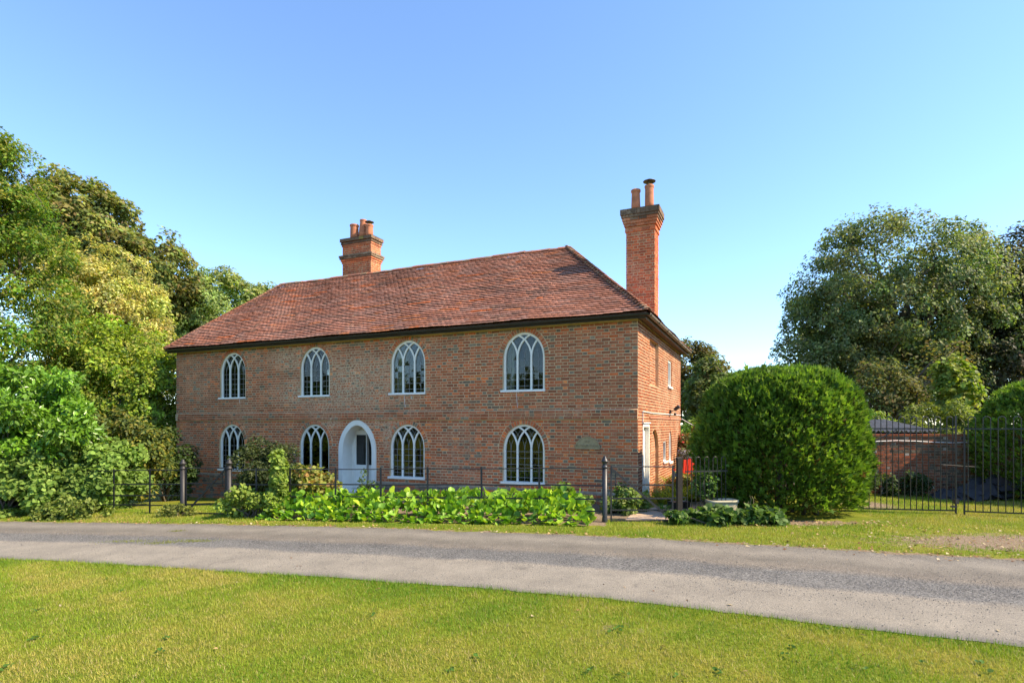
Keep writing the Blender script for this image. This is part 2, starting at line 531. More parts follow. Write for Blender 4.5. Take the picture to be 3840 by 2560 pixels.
strip = ramp(nt, acw, [(0.30, (.15, .15, .15)), (0.40, (1, 1, 1)), (0.54, (1, 1, 1)), (0.66, (.3, .3, .3)), (0.9, (.15, .15, .15)), (1.0, (.8, .8, .8))])
g3 = noise(nt, 38.0, 2, 0.8)
c = mixc(nt, strip, c, mixc(nt, 1.0, c, ramp(nt, g3, [(0.36, (0.50, 0.48, 0.46)), (0.50, (1.0, 0.97, 0.93)), (0.64, (1.7, 1.64, 1.55))]), 'MULTIPLY'))
crack = N(nt, 'ShaderNodeTexVoronoi', feature='DISTANCE_TO_EDGE')
crack.inputs['Scale'].default_value = 0.55
tcr = N(nt, 'ShaderNodeTexCoord')
mpr = N(nt, 'ShaderNodeVectorMath', operation='ADD')
nzr = N(nt, 'ShaderNodeTexNoise'); nzr.inputs['Scale'].default_value = 2.0
L(nt, tcr.outputs['Object'], nzr.inputs['Vector'])
L(nt, tcr.outputs['Object'], mpr.inputs[0]); L(nt, nzr.outputs['Color'], mpr.inputs[1])
L(nt, mpr.outputs[0], crack.inputs['Vector'])
ck = math_n(nt, 'MULTIPLY', ramp(nt, crack.outputs['Distance'], [(0.0, (1, 1, 1)), (0.014, (0, 0, 0))]), ramp(nt, noise(nt, 0.6, 2), [(.5, (0, 0, 0)), (.6, (.4, .4, .4))]))
c = mixc(nt, ck, c, (0.05, 0.045, 0.04))
L(nt, c, p.inputs['Base Color'])
p.inputs['Roughness'].default_value = 0.9
p.inputs['Specular IOR Level'].default_value = 0.25
bump(nt, p, math_n(nt, 'ADD', grit, math_n(nt, 'MULTIPLY', g3, strip)), 0.8, 0.012)
me.materials.append(m)
prop(link('road', me), kind='structure')

# concrete garden path from the wicket gate to the side of the house
PATH_L = [(2.35, 11.85), (2.75, 12.9), (3.35, 13.55), (4.3, 14.6), (7.2, 21.0)]
PATH_R = [(3.55, 11.75), (3.95, 12.6), (4.7, 13.3), (5.7, 14.3), (8.6, 20.6)]
pathroot = prop(empty('garden_path'), kind='structure')
m, nt, p, o = new_mat('path_concrete')
c = ramp(nt, noise(nt, 3.0, 5, 0.7), [(0.3, (0.38, 0.265, 0.185)), (0.7, (0.58, 0.43, 0.31))])
c = mixc(nt, 0.7, c, ramp(nt, noise(nt, 60.0, 3, 0.7), [(0.3, (0.7, 0.7, 0.7)), (0.7, (1.25, 1.25, 1.25))]), 'MULTIPLY')
L(nt, c, p.inputs['Base Color'])
p.inputs['Roughness'].default_value = 0.9
bump(nt, p, noise(nt, 40.0, 4), 0.4, 0.01)
M['path'] = m
def lerp2(A, t):
    k = min(int(t), len(A) - 2); f = t - k
    return (A[k][0] + (A[k + 1][0] - A[k][0]) * f, A[k][1] + (A[k + 1][1] - A[k][1]) * f)
cuts = [0.0, 0.55, 1.2, 1.9, 2.5, 3.05, 3.5, 4.0]
for i in range(len(cuts) - 1):
    t0, t1 = cuts[i] + 0.008, cuts[i + 1] - 0.008
    mb = MB()
    for s0, s1 in ((0.0, 0.49), (0.505, 1.0)):
        q = []
        for t, s in ((t0, s0), (t0, s1), (t1, s1), (t1, s0)):
            a_, b_ = lerp2(PATH_L, t), lerp2(PATH_R, t)
            q.append((a_[0] + (b_[0] - a_[0]) * s, a_[1] + (b_[1] - a_[1]) * s))
        lift = 0.028 + rnd.uniform(-.004, .004)
        pts = [(x, y, gz(x, y) - 0.05) for x, y in q] + [(x, y, gz(x, y) + lift) for x, y in q]
        mbs = MB()
        mbs.add(pts, [(4, 5, 6, 7), (0, 1, 5, 4), (1, 2, 6, 5), (2, 3, 7, 6), (3, 0, 4, 7)])
        mbs.build('slab', M['path'], pathroot)

# ---------------------------------------------------------------- grass
def path_mask(x, y):
    t = np.interp(y, [p_[1] for p_ in PATH_L], [p_[0] for p_ in PATH_L])
    t2 = np.interp(y, [p_[1] for p_ in PATH_R], [p_[0] for p_ in PATH_R])
    return (x > t) & (x < t2) & (y > 11.7)

def grass_patch(name, n, x0, x1, y0, y1, keep, h, w, label, yellow=0.5):
    x = nr.uniform(x0, x1, n); y = nr.uniform(y0, y1, n)
    k = keep(x, y)
    x, y = x[k], y[k]
    da = dirt_amount(x, y)
    k = nr.random(len(x)) > np.clip(da * 1.15 + 0.5 * (vnoise(x, y, 3.1, 9) - 0.5), 0, 0.97) * (da > 0.08)
    x, y = x[k], y[k]
    n = len(x)
    pos = np.stack([x, y, g(x, y) - 0.004], 1)
    az = nr.uniform(0, 2 * np.pi, n); lean = np.abs(nr.normal(0.5, 0.3, n))
    t = np.stack([np.sin(lean) * np.cos(az), np.sin(lean) * np.sin(az), np.cos(lean)], 1)
    nv = np.stack([np.cos(az), np.sin(az), -np.sin(lean)], 1) + nr.normal(0, .4, (n, 3))
    clump = vnoise(x, y, 2.6, 2) * 0.6 + vnoise(x, y, 7.0, 4) * 0.4
    edge = np.exp(-np.minimum(np.abs(y - y_near(x)), np.abs(y - y_far(x))) / 0.25)
    size = h * nr.uniform(0.55, 1.25, n) * (0.75 + 0.5 * clump) * (1 + 0.55 * edge * (y < y_near(x) + .1))
    pt = np.clip(vnoise(x, y, 0.7, 6) * 0.85 + vnoise(x, y, 1.9, 8) * 0.55 + vnoise(x, y, 6.0, 5) * .25 + yellow - 0.80 - 0.45 * edge + nr.normal(0, 0.16, n), 0, 1)[:, None]
    lush = np.array([0.125, 0.245, 0.016]); mid = np.array([0.255, 0.325, 0.028]); dry = np.array([0.42, 0.35, 0.085])
    col = np.where(pt < 0.5, lush + (mid - lush) * pt * 2, mid + (dry - mid) * (pt - 0.5) * 2)
    straw = nr.random(n) < (0.05 + 0.10 * pt[:, 0])
    col[straw] = np.array([0.42, 0.34, 0.15])
    col *= nr.uniform(0.75, 1.25, (n, 1))
    me = scatter_mesh(name, M['grass'], BLADE[0], BLADE[1], pos, t, nv, size, col, w / size)
    return prop(link(name, me), label, 'grass', kind='stuff')

grass_patch('lawn_grass', 460000, -8.6, 6.0, 3.4, 9.6, lambda x, y: (y < y_near(x) - 0.01 + 0.05 * (vnoise(x, 0 * x, 5., 3) - .3)) & (np.abs(x) < y * 0.93 + .3), 0.042, 0.0062, 'short mown yellow-green lawn grass in front of the road', 0.52)
def verge(x, y):
    front = y_far(x) + 0.16 + 0.14 * (vnoise(x, 0 * x, 3.7, 5) - .5)
    back = np.where(x < -5.6, 99.0, np.where(x < 1.9, y_fence(x) - 0.75, np.where(x < 4.0, 11.75, np.where(x < 7.8, 11.55, 16.2))))
    return (y > front) & (y < back) & (np.abs(x) < y * 0.93 + .3) & ~path_mask(x, y)
grass_patch('verge_grass', 330000, -13.5, 14.5, 8.2, 16.2, verge, 0.055, 0.0085, 'bright green verge grass along the far edge of the road', 0.50)
# grass tufts sprouting in the middle of the road
tc_ = [(-7.05, 10.5, .30), (-6.3, 10.25, .22), (-6.05, 10.4, .38), (-11.5, 12.0, .3), (-6.75, 11.5, .1), (-5.7, 10.35, .25)]
px_, py_ = [], []
for cx, cy, r in tc_:
    k = int(2200 * r)
    px_.append(nr.normal(cx, r * .8, k)); py_.append(nr.normal(cy, r * .22, k))
tx = np.concatenate(px_); ty = np.concatenate(py_)
n = len(tx)
az = nr.uniform(0, 6.28, n); ln = np.abs(nr.normal(.6, .35, n))
me = scatter_mesh('road_grass', M['grass'], BLADE[0], BLADE[1], np.stack([tx, ty, g(tx, ty) + 0.02], 1),
                  np.stack([np.sin(ln) * np.cos(az), np.sin(ln) * np.sin(az), np.cos(ln)], 1), nr.normal(0, 1, (n, 3)),
                  nr.uniform(.02, .055, n), np.array([0.20, 0.22, 0.03]) * nr.uniform(.6, 1.4, (n, 1)), 0.2)
prop(link('road_grass', me), 'low grass tufts sprouting in the middle of the grey road', 'grass', kind='stuff')

# broad-leaved weeds in the lawn
wx, wy, wt, wsz = [], [], [], []
for i in range(120):
    x = nr.uniform(-6, 5.2); y = nr.uniform(4.2, 9)
    if y > y_near(x) - 0.1 or (x < 0.5 and nr.random() < .8): continue
    for k in range(int(nr.integers(3, 8))):
        wx.append(x + nr.normal(0, .028)); wy.append(y + nr.normal(0, .028)); wt.append(nr.uniform(0, 6.28)); wsz.append(nr.uniform(.025, .055))
wx, wy, wt = np.array(wx), np.array(wy), np.array(wt); n = len(wx)
me = scatter_mesh('lawn_weeds', M['leaf'], LEAF_WIDE[0], LEAF_WIDE[1], np.stack([wx, wy, g(wx, wy) + .022], 1), np.stack([np.cos(wt), np.sin(wt), 0.35 + 0 * wt], 1),
                  np.tile([0., 0., 1.], (n, 1)) + nr.normal(0, .25, (n, 3)), np.array(wsz), np.array([.075, .16, .022]) * nr.uniform(.6, 1.4, (n, 1)))
prop(link('lawn_weeds', me), 'dark green broad-leaved weeds dotted in the mown lawn', 'weeds', kind='stuff')

# loose stone chips on the road
OCT = ([(1, 0, 0), (-1, 0, 0), (0, 1, 0), (0, -1, 0), (0, 0, .7), (0, 0, -.7)], [(0, 2, 4), (2, 1, 4), (1, 3, 4), (3, 0, 4), (2, 0, 5), (1, 2, 5), (3, 1, 5), (0, 3, 5)])
n = 26000
x = nr.uniform(-11, 8.5, n); v = np.clip(np.where(nr.random(n) < .62, nr.normal(.47, .10, n), nr.random(n)), .01, .99)
near_r = (nr.random(n) < .12) & (x > 2)
v = np.where(near_r, nr.uniform(.02, .35, n), v)
y = y_near(x) + (y_far(x) - y_near(x)) * v
k = (vnoise(x, y, 1.3, 12) + nr.normal(0, .2, n)) > .38
x, y, v = x[k], y[k], v[k]; n = len(x)
cc = np.where(nr.random((n, 1)) < .8, np.array([[.19, .185, .175]]), np.array([[.28, .26, .235]])) * nr.uniform(.7, 1.35, (n, 1))
me = scatter_mesh('loose_chippings', M['chips'], OCT[0], OCT[1], np.stack([x, y, g(x, y) + .012 + .03 * (1 - (2 * v - 1) ** 2)], 1), nr.normal(0, 1, (n, 3)), nr.normal(0, 1, (n, 3)), np.abs(nr.normal(.003, .0015, n)) + .0018, cc)
prop(link('loose_chippings', me), 'loose grey stone chippings strewn along the road', 'gravel', kind='stuff')

# fallen leaves and twigs
n = 1500
x = np.concatenate([nr.uniform(-12, 8.5, 450), nr.normal(8.2, 2.0, 600), nr.uniform(4.2, 8.0, 300), nr.uniform(-6, 5, 150)])
y = np.concatenate([y_far(x[:450]) + np.abs(nr.normal(.02, .16, 450)), nr.normal(9.5, .8, 600), nr.normal(11.45, .22, 300), nr.uniform(4.5, 9.5, 150)])
k = (y > y_far(x) - .3) | (nr.random(n) < .25)
x, y = x[k], y[k]; n = len(x)
az = nr.uniform(0, 6.28, n)
pal = np.array([[.30, .16, .07], [.42, .28, .13], [.20, .10, .05], [.5, .40, .24]])
me = scatter_mesh('fallen_leaves', M['litter'], LEAF[0], LEAF[1], np.stack([x, y, g(x, y) + .022], 1), np.stack([np.cos(az), np.sin(az), nr.normal(0, .3, n)], 1), np.tile([0., 0., 1.], (n, 1)) + nr.normal(0, .35, (n, 3)), nr.uniform(.03, .075, n), pal[nr.integers(0, 4, n)] * nr.uniform(.7, 1.2, (n, 1)))
prop(link('fallen_leaves', me), 'dry brown fallen leaves scattered over verge and road edge', 'leaves', kind='stuff')
# ================================================================ the house
HROT = math.atan2(-0.4053, 0.9142)
house = empty('brick_house', (3.055, 13.87, 0), HROT, 'two-storey red brick house with hipped clay tile roof and Gothic windows', 'house')
# local frame: x along the front (0 = corner by the side door, negative to the far corner), y into the house, z up
HL, HD, EAVE = 16.56, 7.63, 4.62
CH = 0.078            # one course
WALL_T = 0.36

class Opening:
    """arched or square opening in a wall; c centre, w width, z0 bottom, zs springing, zt top; ring = arch bricks"""
    def __init__(s, c, w, z0, zs, zt, ring=0.0, point=0.0):
        s.c, s.w, s.z0, s.zs, s.zt, s.ring, s.point = c, w, z0, zs, zt, ring, point
    def half(s, z, grow=0.0):
        """half width at height z of the outline grown by the ring; None outside"""
        if z < s.z0 - 1e-6: return None
        r = s.ring * (1 if grow else 0)
        if z <= s.zs: return s.w / 2
        b = s.zt - s.zs + r
        if b <= 1e-6: return None
        a = s.w / 2 + r
        t = (z - s.zs) / b
        if t > 1: return 0.0
        e = a * math.sqrt(max(0, 1 - t * t))
        if s.point:
            e = a * (math.sqrt(max(0, 1 - t ** 2)) * (1 - s.point) + (1 - t ** 1.6) * s.point)
        return e
    def outline(s, n=28, inset=0.0):
        """closed polygon of the opening (2D), counter-clockwise from bottom left"""
        a, b = s.w / 2 - inset, s.zt - s.zs - inset
        pts = [(s.c - a, s.z0), (s.c + a, s.z0)]
        if b <= 0.01:
            return pts + [(s.c + a, s.zt - inset), (s.c - a, s.zt - inset)]
        for k in range(n + 1):
            th = math.pi * k / n
            pts.append((s.c + s.ax(math.cos(th), math.sin(th), a), s.zs + b * math.sin(th)))
        return pts
    def ax(s, ct, st, a):
        if not s.point: return a * ct
        sg = 1 if ct >= 0 else -1
        return sg * a * (abs(ct) * (1 - s.point) + (1 - st ** 1.6) * s.point)

wins = []
for c_ in (-13.73, -10.13, -6.65, -3.01):
    wins.append((Opening(c_, 1.19, 2.86, 3.76, 4.43, 0.125), True))
for c_ in (-13.77, -10.15, -6.67, -3.01):
    wins.append((Opening(c_, 1.19, 0.42, 1.33, 2.00, 0.125), False))
door_op = Opening(-8.46, 1.40, -0.35, 1.22, 2.125, 0.0, 0.14)
openings = [w_[0] for w_ in wins] + [door_op]

# palettes (linear base colours)
RED = [(0.528, 0.140, 0.056), (0.583, 0.155, 0.060), (0.462, 0.130, 0.056), (0.550, 0.179, 0.080), (0.429, 0.129, 0.060)]
BRN = [(.390, .128, .058), (.430, .146, .068), (.335, .112, .055), (.445, .158, .076)]
ORG = [(0.726, 0.168, 0.048), (0.638, 0.148, 0.048), (0.750, 0.224, 0.069)]
GRY = [(.220, .160, .104), (.180, .126, .084), (.250, .190, .126), (.250, .155, .094)]
def pick(pal):
    c_ = rnd.choice(pal); k = rnd.uniform(.82, 1.2)
    return tuple(v * k for v in c_)
def front_col(a, z, header):
    red = 0.50 + 0.9 * (float(vnoise(a, z * 1.6, .55, 4)) - .5)
    if z < 2.1: red += .26
    if 2.3 < z < 2.95: red -= .22
    if a < -11 and z < 1.6: red += .25
    org = .035 + (.05 if z < 2.1 else 0) + (.05 if abs(z - 2.72) < .1 and a > -8 else 0)
    gry = .24 if header else .03
    if z > 4.35: gry += .22
    if a > -1.8 and z < 1.0: gry += .18
    r = rnd.random()
    if r < gry: return pick(GRY)
    if r < gry + org: return pick(ORG)
    return pick(RED) if rnd.random() < red else pick(BRN)
def side_col(a, z, header):
    r = rnd.random()
    if header and r < .06: return pick(BRN)
    if r < .36: return pick([(0.284, 0.080, 0.033), (0.318, 0.101, 0.043), (0.258, 0.071, 0.031)])
    return pick([(0.258, 0.092, 0.046), (0.284, 0.113, 0.059), (0.232, 0.080, 0.039), (0.310, 0.134, 0.074)])
def chim_col(a, z, header):
    r = rnd.random()
    if r < .16: return pick(BRN)
    return pick([(.46, .105, .044), (.52, .118, .046), (.40, .095, .044), (.56, .135, .052)])

def lay_bricks(a0, a1, z0, z1, ops, colfn, skip=None, shift=0.0, bl=.223, bh=.107, joint=.0135, ch=CH, worn=None):
    """Flemish bond; returns bricks as dicts with corner coordinates in the wall plane"""
    out = []
    k0, k1 = int(math.floor(z0 / ch)), int(math.ceil(z1 / ch))
    mod = bl + bh + 2 * joint
    for k in range(k0, k1):
        zb, zt = k * ch + joint / 2, (k + 1) * ch - joint / 2
        zb += rnd.uniform(-.002, .002); zt += rnd.uniform(-.002, .002)
        if zt > z1 + .01 or zb < z0 - .04: continue
        segs = [(a0, a0, a1, a1)]
        for o_ in ops:
            hb, ht = o_.half(zb, 1), o_.half(zt, 1)
            if ht is None: continue
            if hb is None:
                if (zb + zt) / 2 < o_.z0: continue
                hb = ht
            if hb <= 0 and ht <= 0: continue
            g_ = joint
            ns = []
            for lb, lt, rb, rt in segs:
                if o_.c + hb + g_ <= lb or o_.c - hb - g_ >= rb:
                    ns.append((lb, lt, rb, rt)); continue
                if o_.c - hb - g_ > lb: ns.append((lb, lt, o_.c - hb - g_, o_.c - ht - g_))
                if o_.c + hb + g_ < rb: ns.append((o_.c + hb + g_, o_.c + ht + g_, rb, rt))
            segs = ns
        off = (0 if k % 2 else mod / 2) + rnd.uniform(-.012, .012) + shift
        for lb, lt, rb, rt in segs:
            lo, hi = min(lb, lt), max(rb, rt)
            i = math.floor((lo - off) / mod) - 1
            a = off + i * mod
            while a < hi:
                for wdt, header in ((bl, False), (bh, True)):
                    l_ = a + rnd.uniform(-.004, .004); r_ = a + wdt + rnd.uniform(-.004, .004)
                    a += wdt + joint
                    L0, L1 = max(l_, lb), max(l_, lt)
                    R0, R1 = min(r_, rb), min(r_, rt)
                    if max(R0 - L0, R1 - L1) < .022: continue
                    R0 = max(R0, L0 + .002); R1 = max(R1, L1 + .002)
                    am, zm = (L0 + R0) / 2, (zb + zt) / 2
                    if skip and skip(am, zm): continue
                    full = abs(L0 - l_) < 1e-6 and abs(L1 - l_) < 1e-6 and abs(R0 - r_) < 1e-6 and abs(R1 - r_) < 1e-6
                    out.append(dict(q=((L0, zb), (R0, zb), (R1, zt), (L1, zt)), col=colfn(am, zm, header), full=full, header=header, am=am, zm=zm, pr=rnd.uniform(.003, .007)))
    return out

def brick_into(mb, b, P):
    """P(a, z, out) -> 3D point; brick as a slightly worn block standing proud of the joint"""
    q = b['q']; pr = b['pr']; e = .0035
    ca = sum(t_[0] for t_ in q) / 4; cz = sum(t_[1] for t_ in q) / 4
    base = [P(a, z, -.004) for a, z in q]
    fr_ = []
    for a, z in q:
        ww = abs(a - ca) + 1e-6; hh = abs(z - cz) + 1e-6
        fr_.append(P(ca + (a - ca) * (1 - min(.4, e / ww)) + rnd.uniform(-.0015, .0015), cz + (z - cz) * (1 - min(.4, e / hh)) + rnd.uniform(-.0015, .0015), pr + rnd.uniform(-.0012, .0012)))
    mb.add(base + fr_, [(4, 5, 6, 7), (0, 1, 5, 4), (1, 2, 6, 5), (2, 3, 7, 6), (3, 0, 4, 7)], b['col'])

def wall_sheet(name, a0, a1, z0, z1, ops, P, mat, parent):
    """joint plane of a wall with its openings cut out"""
    outer = [(a0, z0), (a1, z0), (a1, z1), (a0, z1)]
    polys = [[Vector((x, z, 0)) for x, z in outer]]
    for o_ in ops:
        z0_ = max(o_.z0, z0 + .001)
        pts = o_.outline()
        polys.append([Vector((x, max(z, z0_), 0)) for x, z in reversed(pts)])
    flat = [v for pl in polys for v in pl]
    tris = tessellate_polygon(polys)
    mb = MB()
    mb.add([P(v.x, v.y, 0) for v in flat], [tuple(t_) for t_ in tris])
    return mb.build(name, mat, parent)

def brick_variants(prefix, cols, w, h, P0, n):
    """shared unit bricks centred at the origin, long axis x, face towards -y"""
    vs = []
    for i in range(n):
        mb = MB()
        b = dict(q=((-w / 2, -h / 2), (w / 2, -h / 2), (w / 2, h / 2), (-w / 2, h / 2)), pr=.009, col=cols[i % len(cols)])
        brick_into(mb, b, P0)
        vs.append((cols[i % len(cols)], mb.mesh('brick', M['brick'])))
    return vs

PF = lambda a, z, out: (a, -out, z)                 # front wall
PS = lambda a, z, out: (out, a, z)                  # side wall facing the sun, a = depth
def string_shift(z):
    return 0.028 if 2.118 < z < 2.36 else (0.03 if z < 0.28 else 0.0)

Z0 = -0.62
wall_front = wall_sheet('wall', -HL, 0, Z0, EAVE, openings, PF, M['mortar'], house)
wall_front['label'] = 'front wall of weathered red and brown bricks in pale lime mortar'
band_skip = lambda a, z: string_shift(z) > 0
bricks = lay_bricks(-HL + .002, -.002, 0.28, 4.56, openings, front_col, skip=band_skip)
bricks.sort(key=lambda b: -(b['full'] and not b['header']) * 100 - b['am'])
single = [b for b in bricks if b['full'] and not b['header']][:300]
ids = {id(b) for b in single}
mb = MB()
for b in bricks:
    if id(b) not in ids: brick_into(mb, b, PF)
# the projecting band between the storeys and the battered plinth
mb.build('brickwork', M['brick'], wall_front, kind='stuff')
cols = [pick(p_) for p_ in ([RED] * 9 + [BRN] * 11 + [ORG] * 4 + [GRY] * 2)]
var = brick_variants('front', cols, .224, .065, lambda a, z, o_: (a, -o_, z), len(cols))
for b in single:
    (l_, zb), (r_, _), (_, zt), _ = b['q']
    tgt = b['col']
    me = min(var, key=lambda v_: sum((x - y) ** 2 for x, y in zip(v_[0], tgt)) * rnd.uniform(.3, 1.7))[1]
    link('brick', me, wall_front, Matrix.Translation(((l_ + r_) / 2, rnd.uniform(-.002, .002), (zb + zt) / 2)) @ Matrix.Rotation(rnd.uniform(-.006, .006), 4, 'Y') @ Matrix.Diagonal(((r_ - l_) / .224, 1, (zt - zb) / .065, 1)))

# band between the storeys (three courses proud of the wall)
BAND_OPS = [o_ for o_ in openings]
bz0, bz1 = 27 * CH + .018, 30 * CH + .018
PB = lambda a, z, out: (a, -out - .038, z)
mb = MB()
mb.add([(-HL, -.038, bz0), (0, -.038, bz0), (0, -.038, bz1), (-HL, -.038, bz1), (-HL, 0.01, bz0 - .004), (0, 0.01, bz0 - .004), (0, 0.01, bz1 + .025), (-HL, 0.01, bz1 + .025)], [(0, 1, 2, 3), (4, 5, 1, 0), (3, 2, 6, 7), (1, 5, 6, 2), (4, 0, 3, 7)])
band = mb.build('string_course', M['mortar'], house)
mb = MB()
chb = (bz1 - bz0) / 3
for k in range(3):
    a = -HL + rnd.uniform(0, .2)
    while a < -.06:
        hd = rnd.random() < .45
        w_ = .108 if hd else .224
        w_ = min(w_, -.003 - a)
        zz = bz0 + k * chb
        pal = BRN + RED[2:]
        if hd and rnd.random() < .25: pal = GRY
        if w_ > .03:
            brick_into(mb, dict(q=((a, zz + .006), (a + w_, zz + .006), (a + w_, zz + chb - .006), (a, zz + chb - .006)), pr=rnd.uniform(.006, .011), col=pick(pal)), PB)
        a += w_ + .013
mb.build('band_bricks', M['brick'], band, kind='stuff')

# rough old plinth
PP = lambda a, z, out: (a, -out - .03, z)
mb = MB()
for xa, xb in ((-HL - .03, door_op.c - .70), (door_op.c + .70, .03)):
    mb.add([(xa, -.03, Z0), (xb, -.03, Z0), (xb, -.03, .27), (xa, -.03, .27), (xb, .3, Z0), (xb, .3, .27), (xb, .3, .305), (min(xb, 0), .0, .305), (max(xa, -HL), .0, .305)],
           [(0, 1, 2, 3), (1, 4, 5, 2), (2, 5, 6, 7), (3, 2, 7, 8)])
plinth = mb.build('plinth', M['dark_mortar'], house)
plinth['label'] = 'rough weathered plinth of worn bricks and flints'
mb = MB()
def plinth_col(a, z, h):
    r = rnd.random()
    if r < .30: return pick([(.16, .14, .105), (.20, .175, .13), (.12, .11, .085)])
    if r < .5: return pick(GRY)
    return pick(RED if r < .72 else BRN)
dskip = lambda a, z: abs(a + 8.46) < .74
for b in lay_bricks(-HL, 0, Z0, .26, [], plinth_col, skip=dskip):
    b['pr'] = rnd.uniform(.0, .018)
    q = b['q']
    b['q'] = tuple((a + rnd.uniform(-.008, .008), z + rnd.uniform(-.006, .006)) for a, z in q)
    brick_into(mb, b, PP)
mb.build('plinth_bricks', M['brick'], plinth, kind='stuff')

# window arches: one voussoir at a time
proto_v = {}
for op, up in wins:
    arch = empty('window_arch', parent=house)
    n = 27
    a, b_ = op.w / 2, op.zt - op.zs
    # equal steps along the curve
    ths = np.linspace(0, math.pi, 400)
    px, pz = (a + .06) * np.cos(ths), (b_ + .06) * np.sin(ths)
    sl = np.concatenate([[0], np.cumsum(np.hypot(np.diff(px), np.diff(pz)))])
    cuts = np.interp(np.linspace(0, sl[-1], n + 1), sl, ths)
    for k in range(n):
        t0, t1 = cuts[k], cuts[k + 1]
        q = []
        dt = (t1 - t0) * .11
        for t_, r_ in ((t0 + dt, 0.004), (t1 - dt, 0.004), (t1 - dt, .120), (t0 + dt, .120)):
            q.append((op.c + (a + r_) * math.cos(t_), op.zs + (b_ + r_) * math.sin(t_)))
        q = q[::-1]
        mbv = MB()
        pal = RED + ORG if not up else RED + ORG[:1] + BRN[:1]
        if rnd.random() < .14: pal = GRY
        brick_into(mbv, dict(q=tuple(q), pr=rnd.uniform(.008, .013), col=pick(pal)), PF)
        mbv.build('voussoir', M['brick'], arch)

# ---------------------------------------------------------------- windows
def sweep2d(mb, path, w, y0, y1, c0=None):
    """rectangular bar of width w along a 2D path in the wall plane, from depth y0 (front) to y1"""
    P = [Vector((x, z, 0)) for x, z in path]
    Lf, Rt = [], []
    for i, q in enumerate(P):
        d = P[min(i + 1, len(P) - 1)] - P[max(i - 1, 0)]
        d.normalize()
        nrm = Vector((-d.y, d.x, 0))
        Lf.append(q + nrm * w / 2); Rt.append(q - nrm * w / 2)
    b = len(mb.V)
    for l_, r_ in zip(Lf, Rt):
        mb.V += [(l_.x, y0, l_.y), (r_.x, y0, r_.y), (r_.x, y1, r_.y), (l_.x, y1, l_.y)]
    for i in range(len(P) - 1):
        for k in range(4):
            k2 = (k + 1) % 4
            mb.F.append((b + 4 * i + k, b + 4 * i + k2, b + 4 * i + 4 + k2, b + 4 * i + 4 + k)); mb.C.append((.8, .8, .8))
    e = b + 4 * (len(P) - 1)
    mb.F.append((b, b + 3, b + 2, b + 1)); mb.C.append((.8,) * 3)
    mb.F.append((e, e + 1, e + 2, e + 3)); mb.C.append((.8,) * 3)

def clip_poly(poly, axis, val, keep_less):
    out = []
    for i in range(len(poly)):
        p_, q_ = poly[i], poly[(i + 1) % len(poly)]
        ip = (p_[axis] <= val) == keep_less or p_[axis] == val
        iq = (q_[axis] <= val) == keep_less or q_[axis] == val
        if ip: out.append(p_)
        if ip != iq:
            t_ = (val - p_[axis]) / (q_[axis] - p_[axis])
            out.append((p_[0] + (q_[0] - p_[0]) * t_, p_[1] + (q_[1] - p_[1]) * t_))
    return out

def pane_obj(poly, y, parent, tilt=.006):
    if len(poly) < 3: return
    cx = sum(p_[0] for p_ in poly) / len(poly); cz = sum(p_[1] for p_ in poly) / len(poly)
    area = abs(sum(poly[i][0] * poly[(i + 1) % len(poly)][1] - poly[(i + 1) % len(poly)][0] * poly[i][1] for i in range(len(poly)))) / 2
    if area < .0012: return
    ta, tb = rnd.gauss(0, tilt), rnd.gauss(0, tilt)
    mb = MB()
    n = len(poly)
    f = [(x, y + (x - cx) * ta + (z - cz) * tb, z) for x, z in poly]
    k = [(x, yy + .003, z) for x, yy, z in f]
    mb.add(f + k, [tuple(range(n)), tuple(range(2 * n - 1, n - 1, -1))] + [(i, (i + 1) % n, n + (i + 1) % n, n + i) for i in range(n)])
    mb.build('pane', M['glass'], parent)

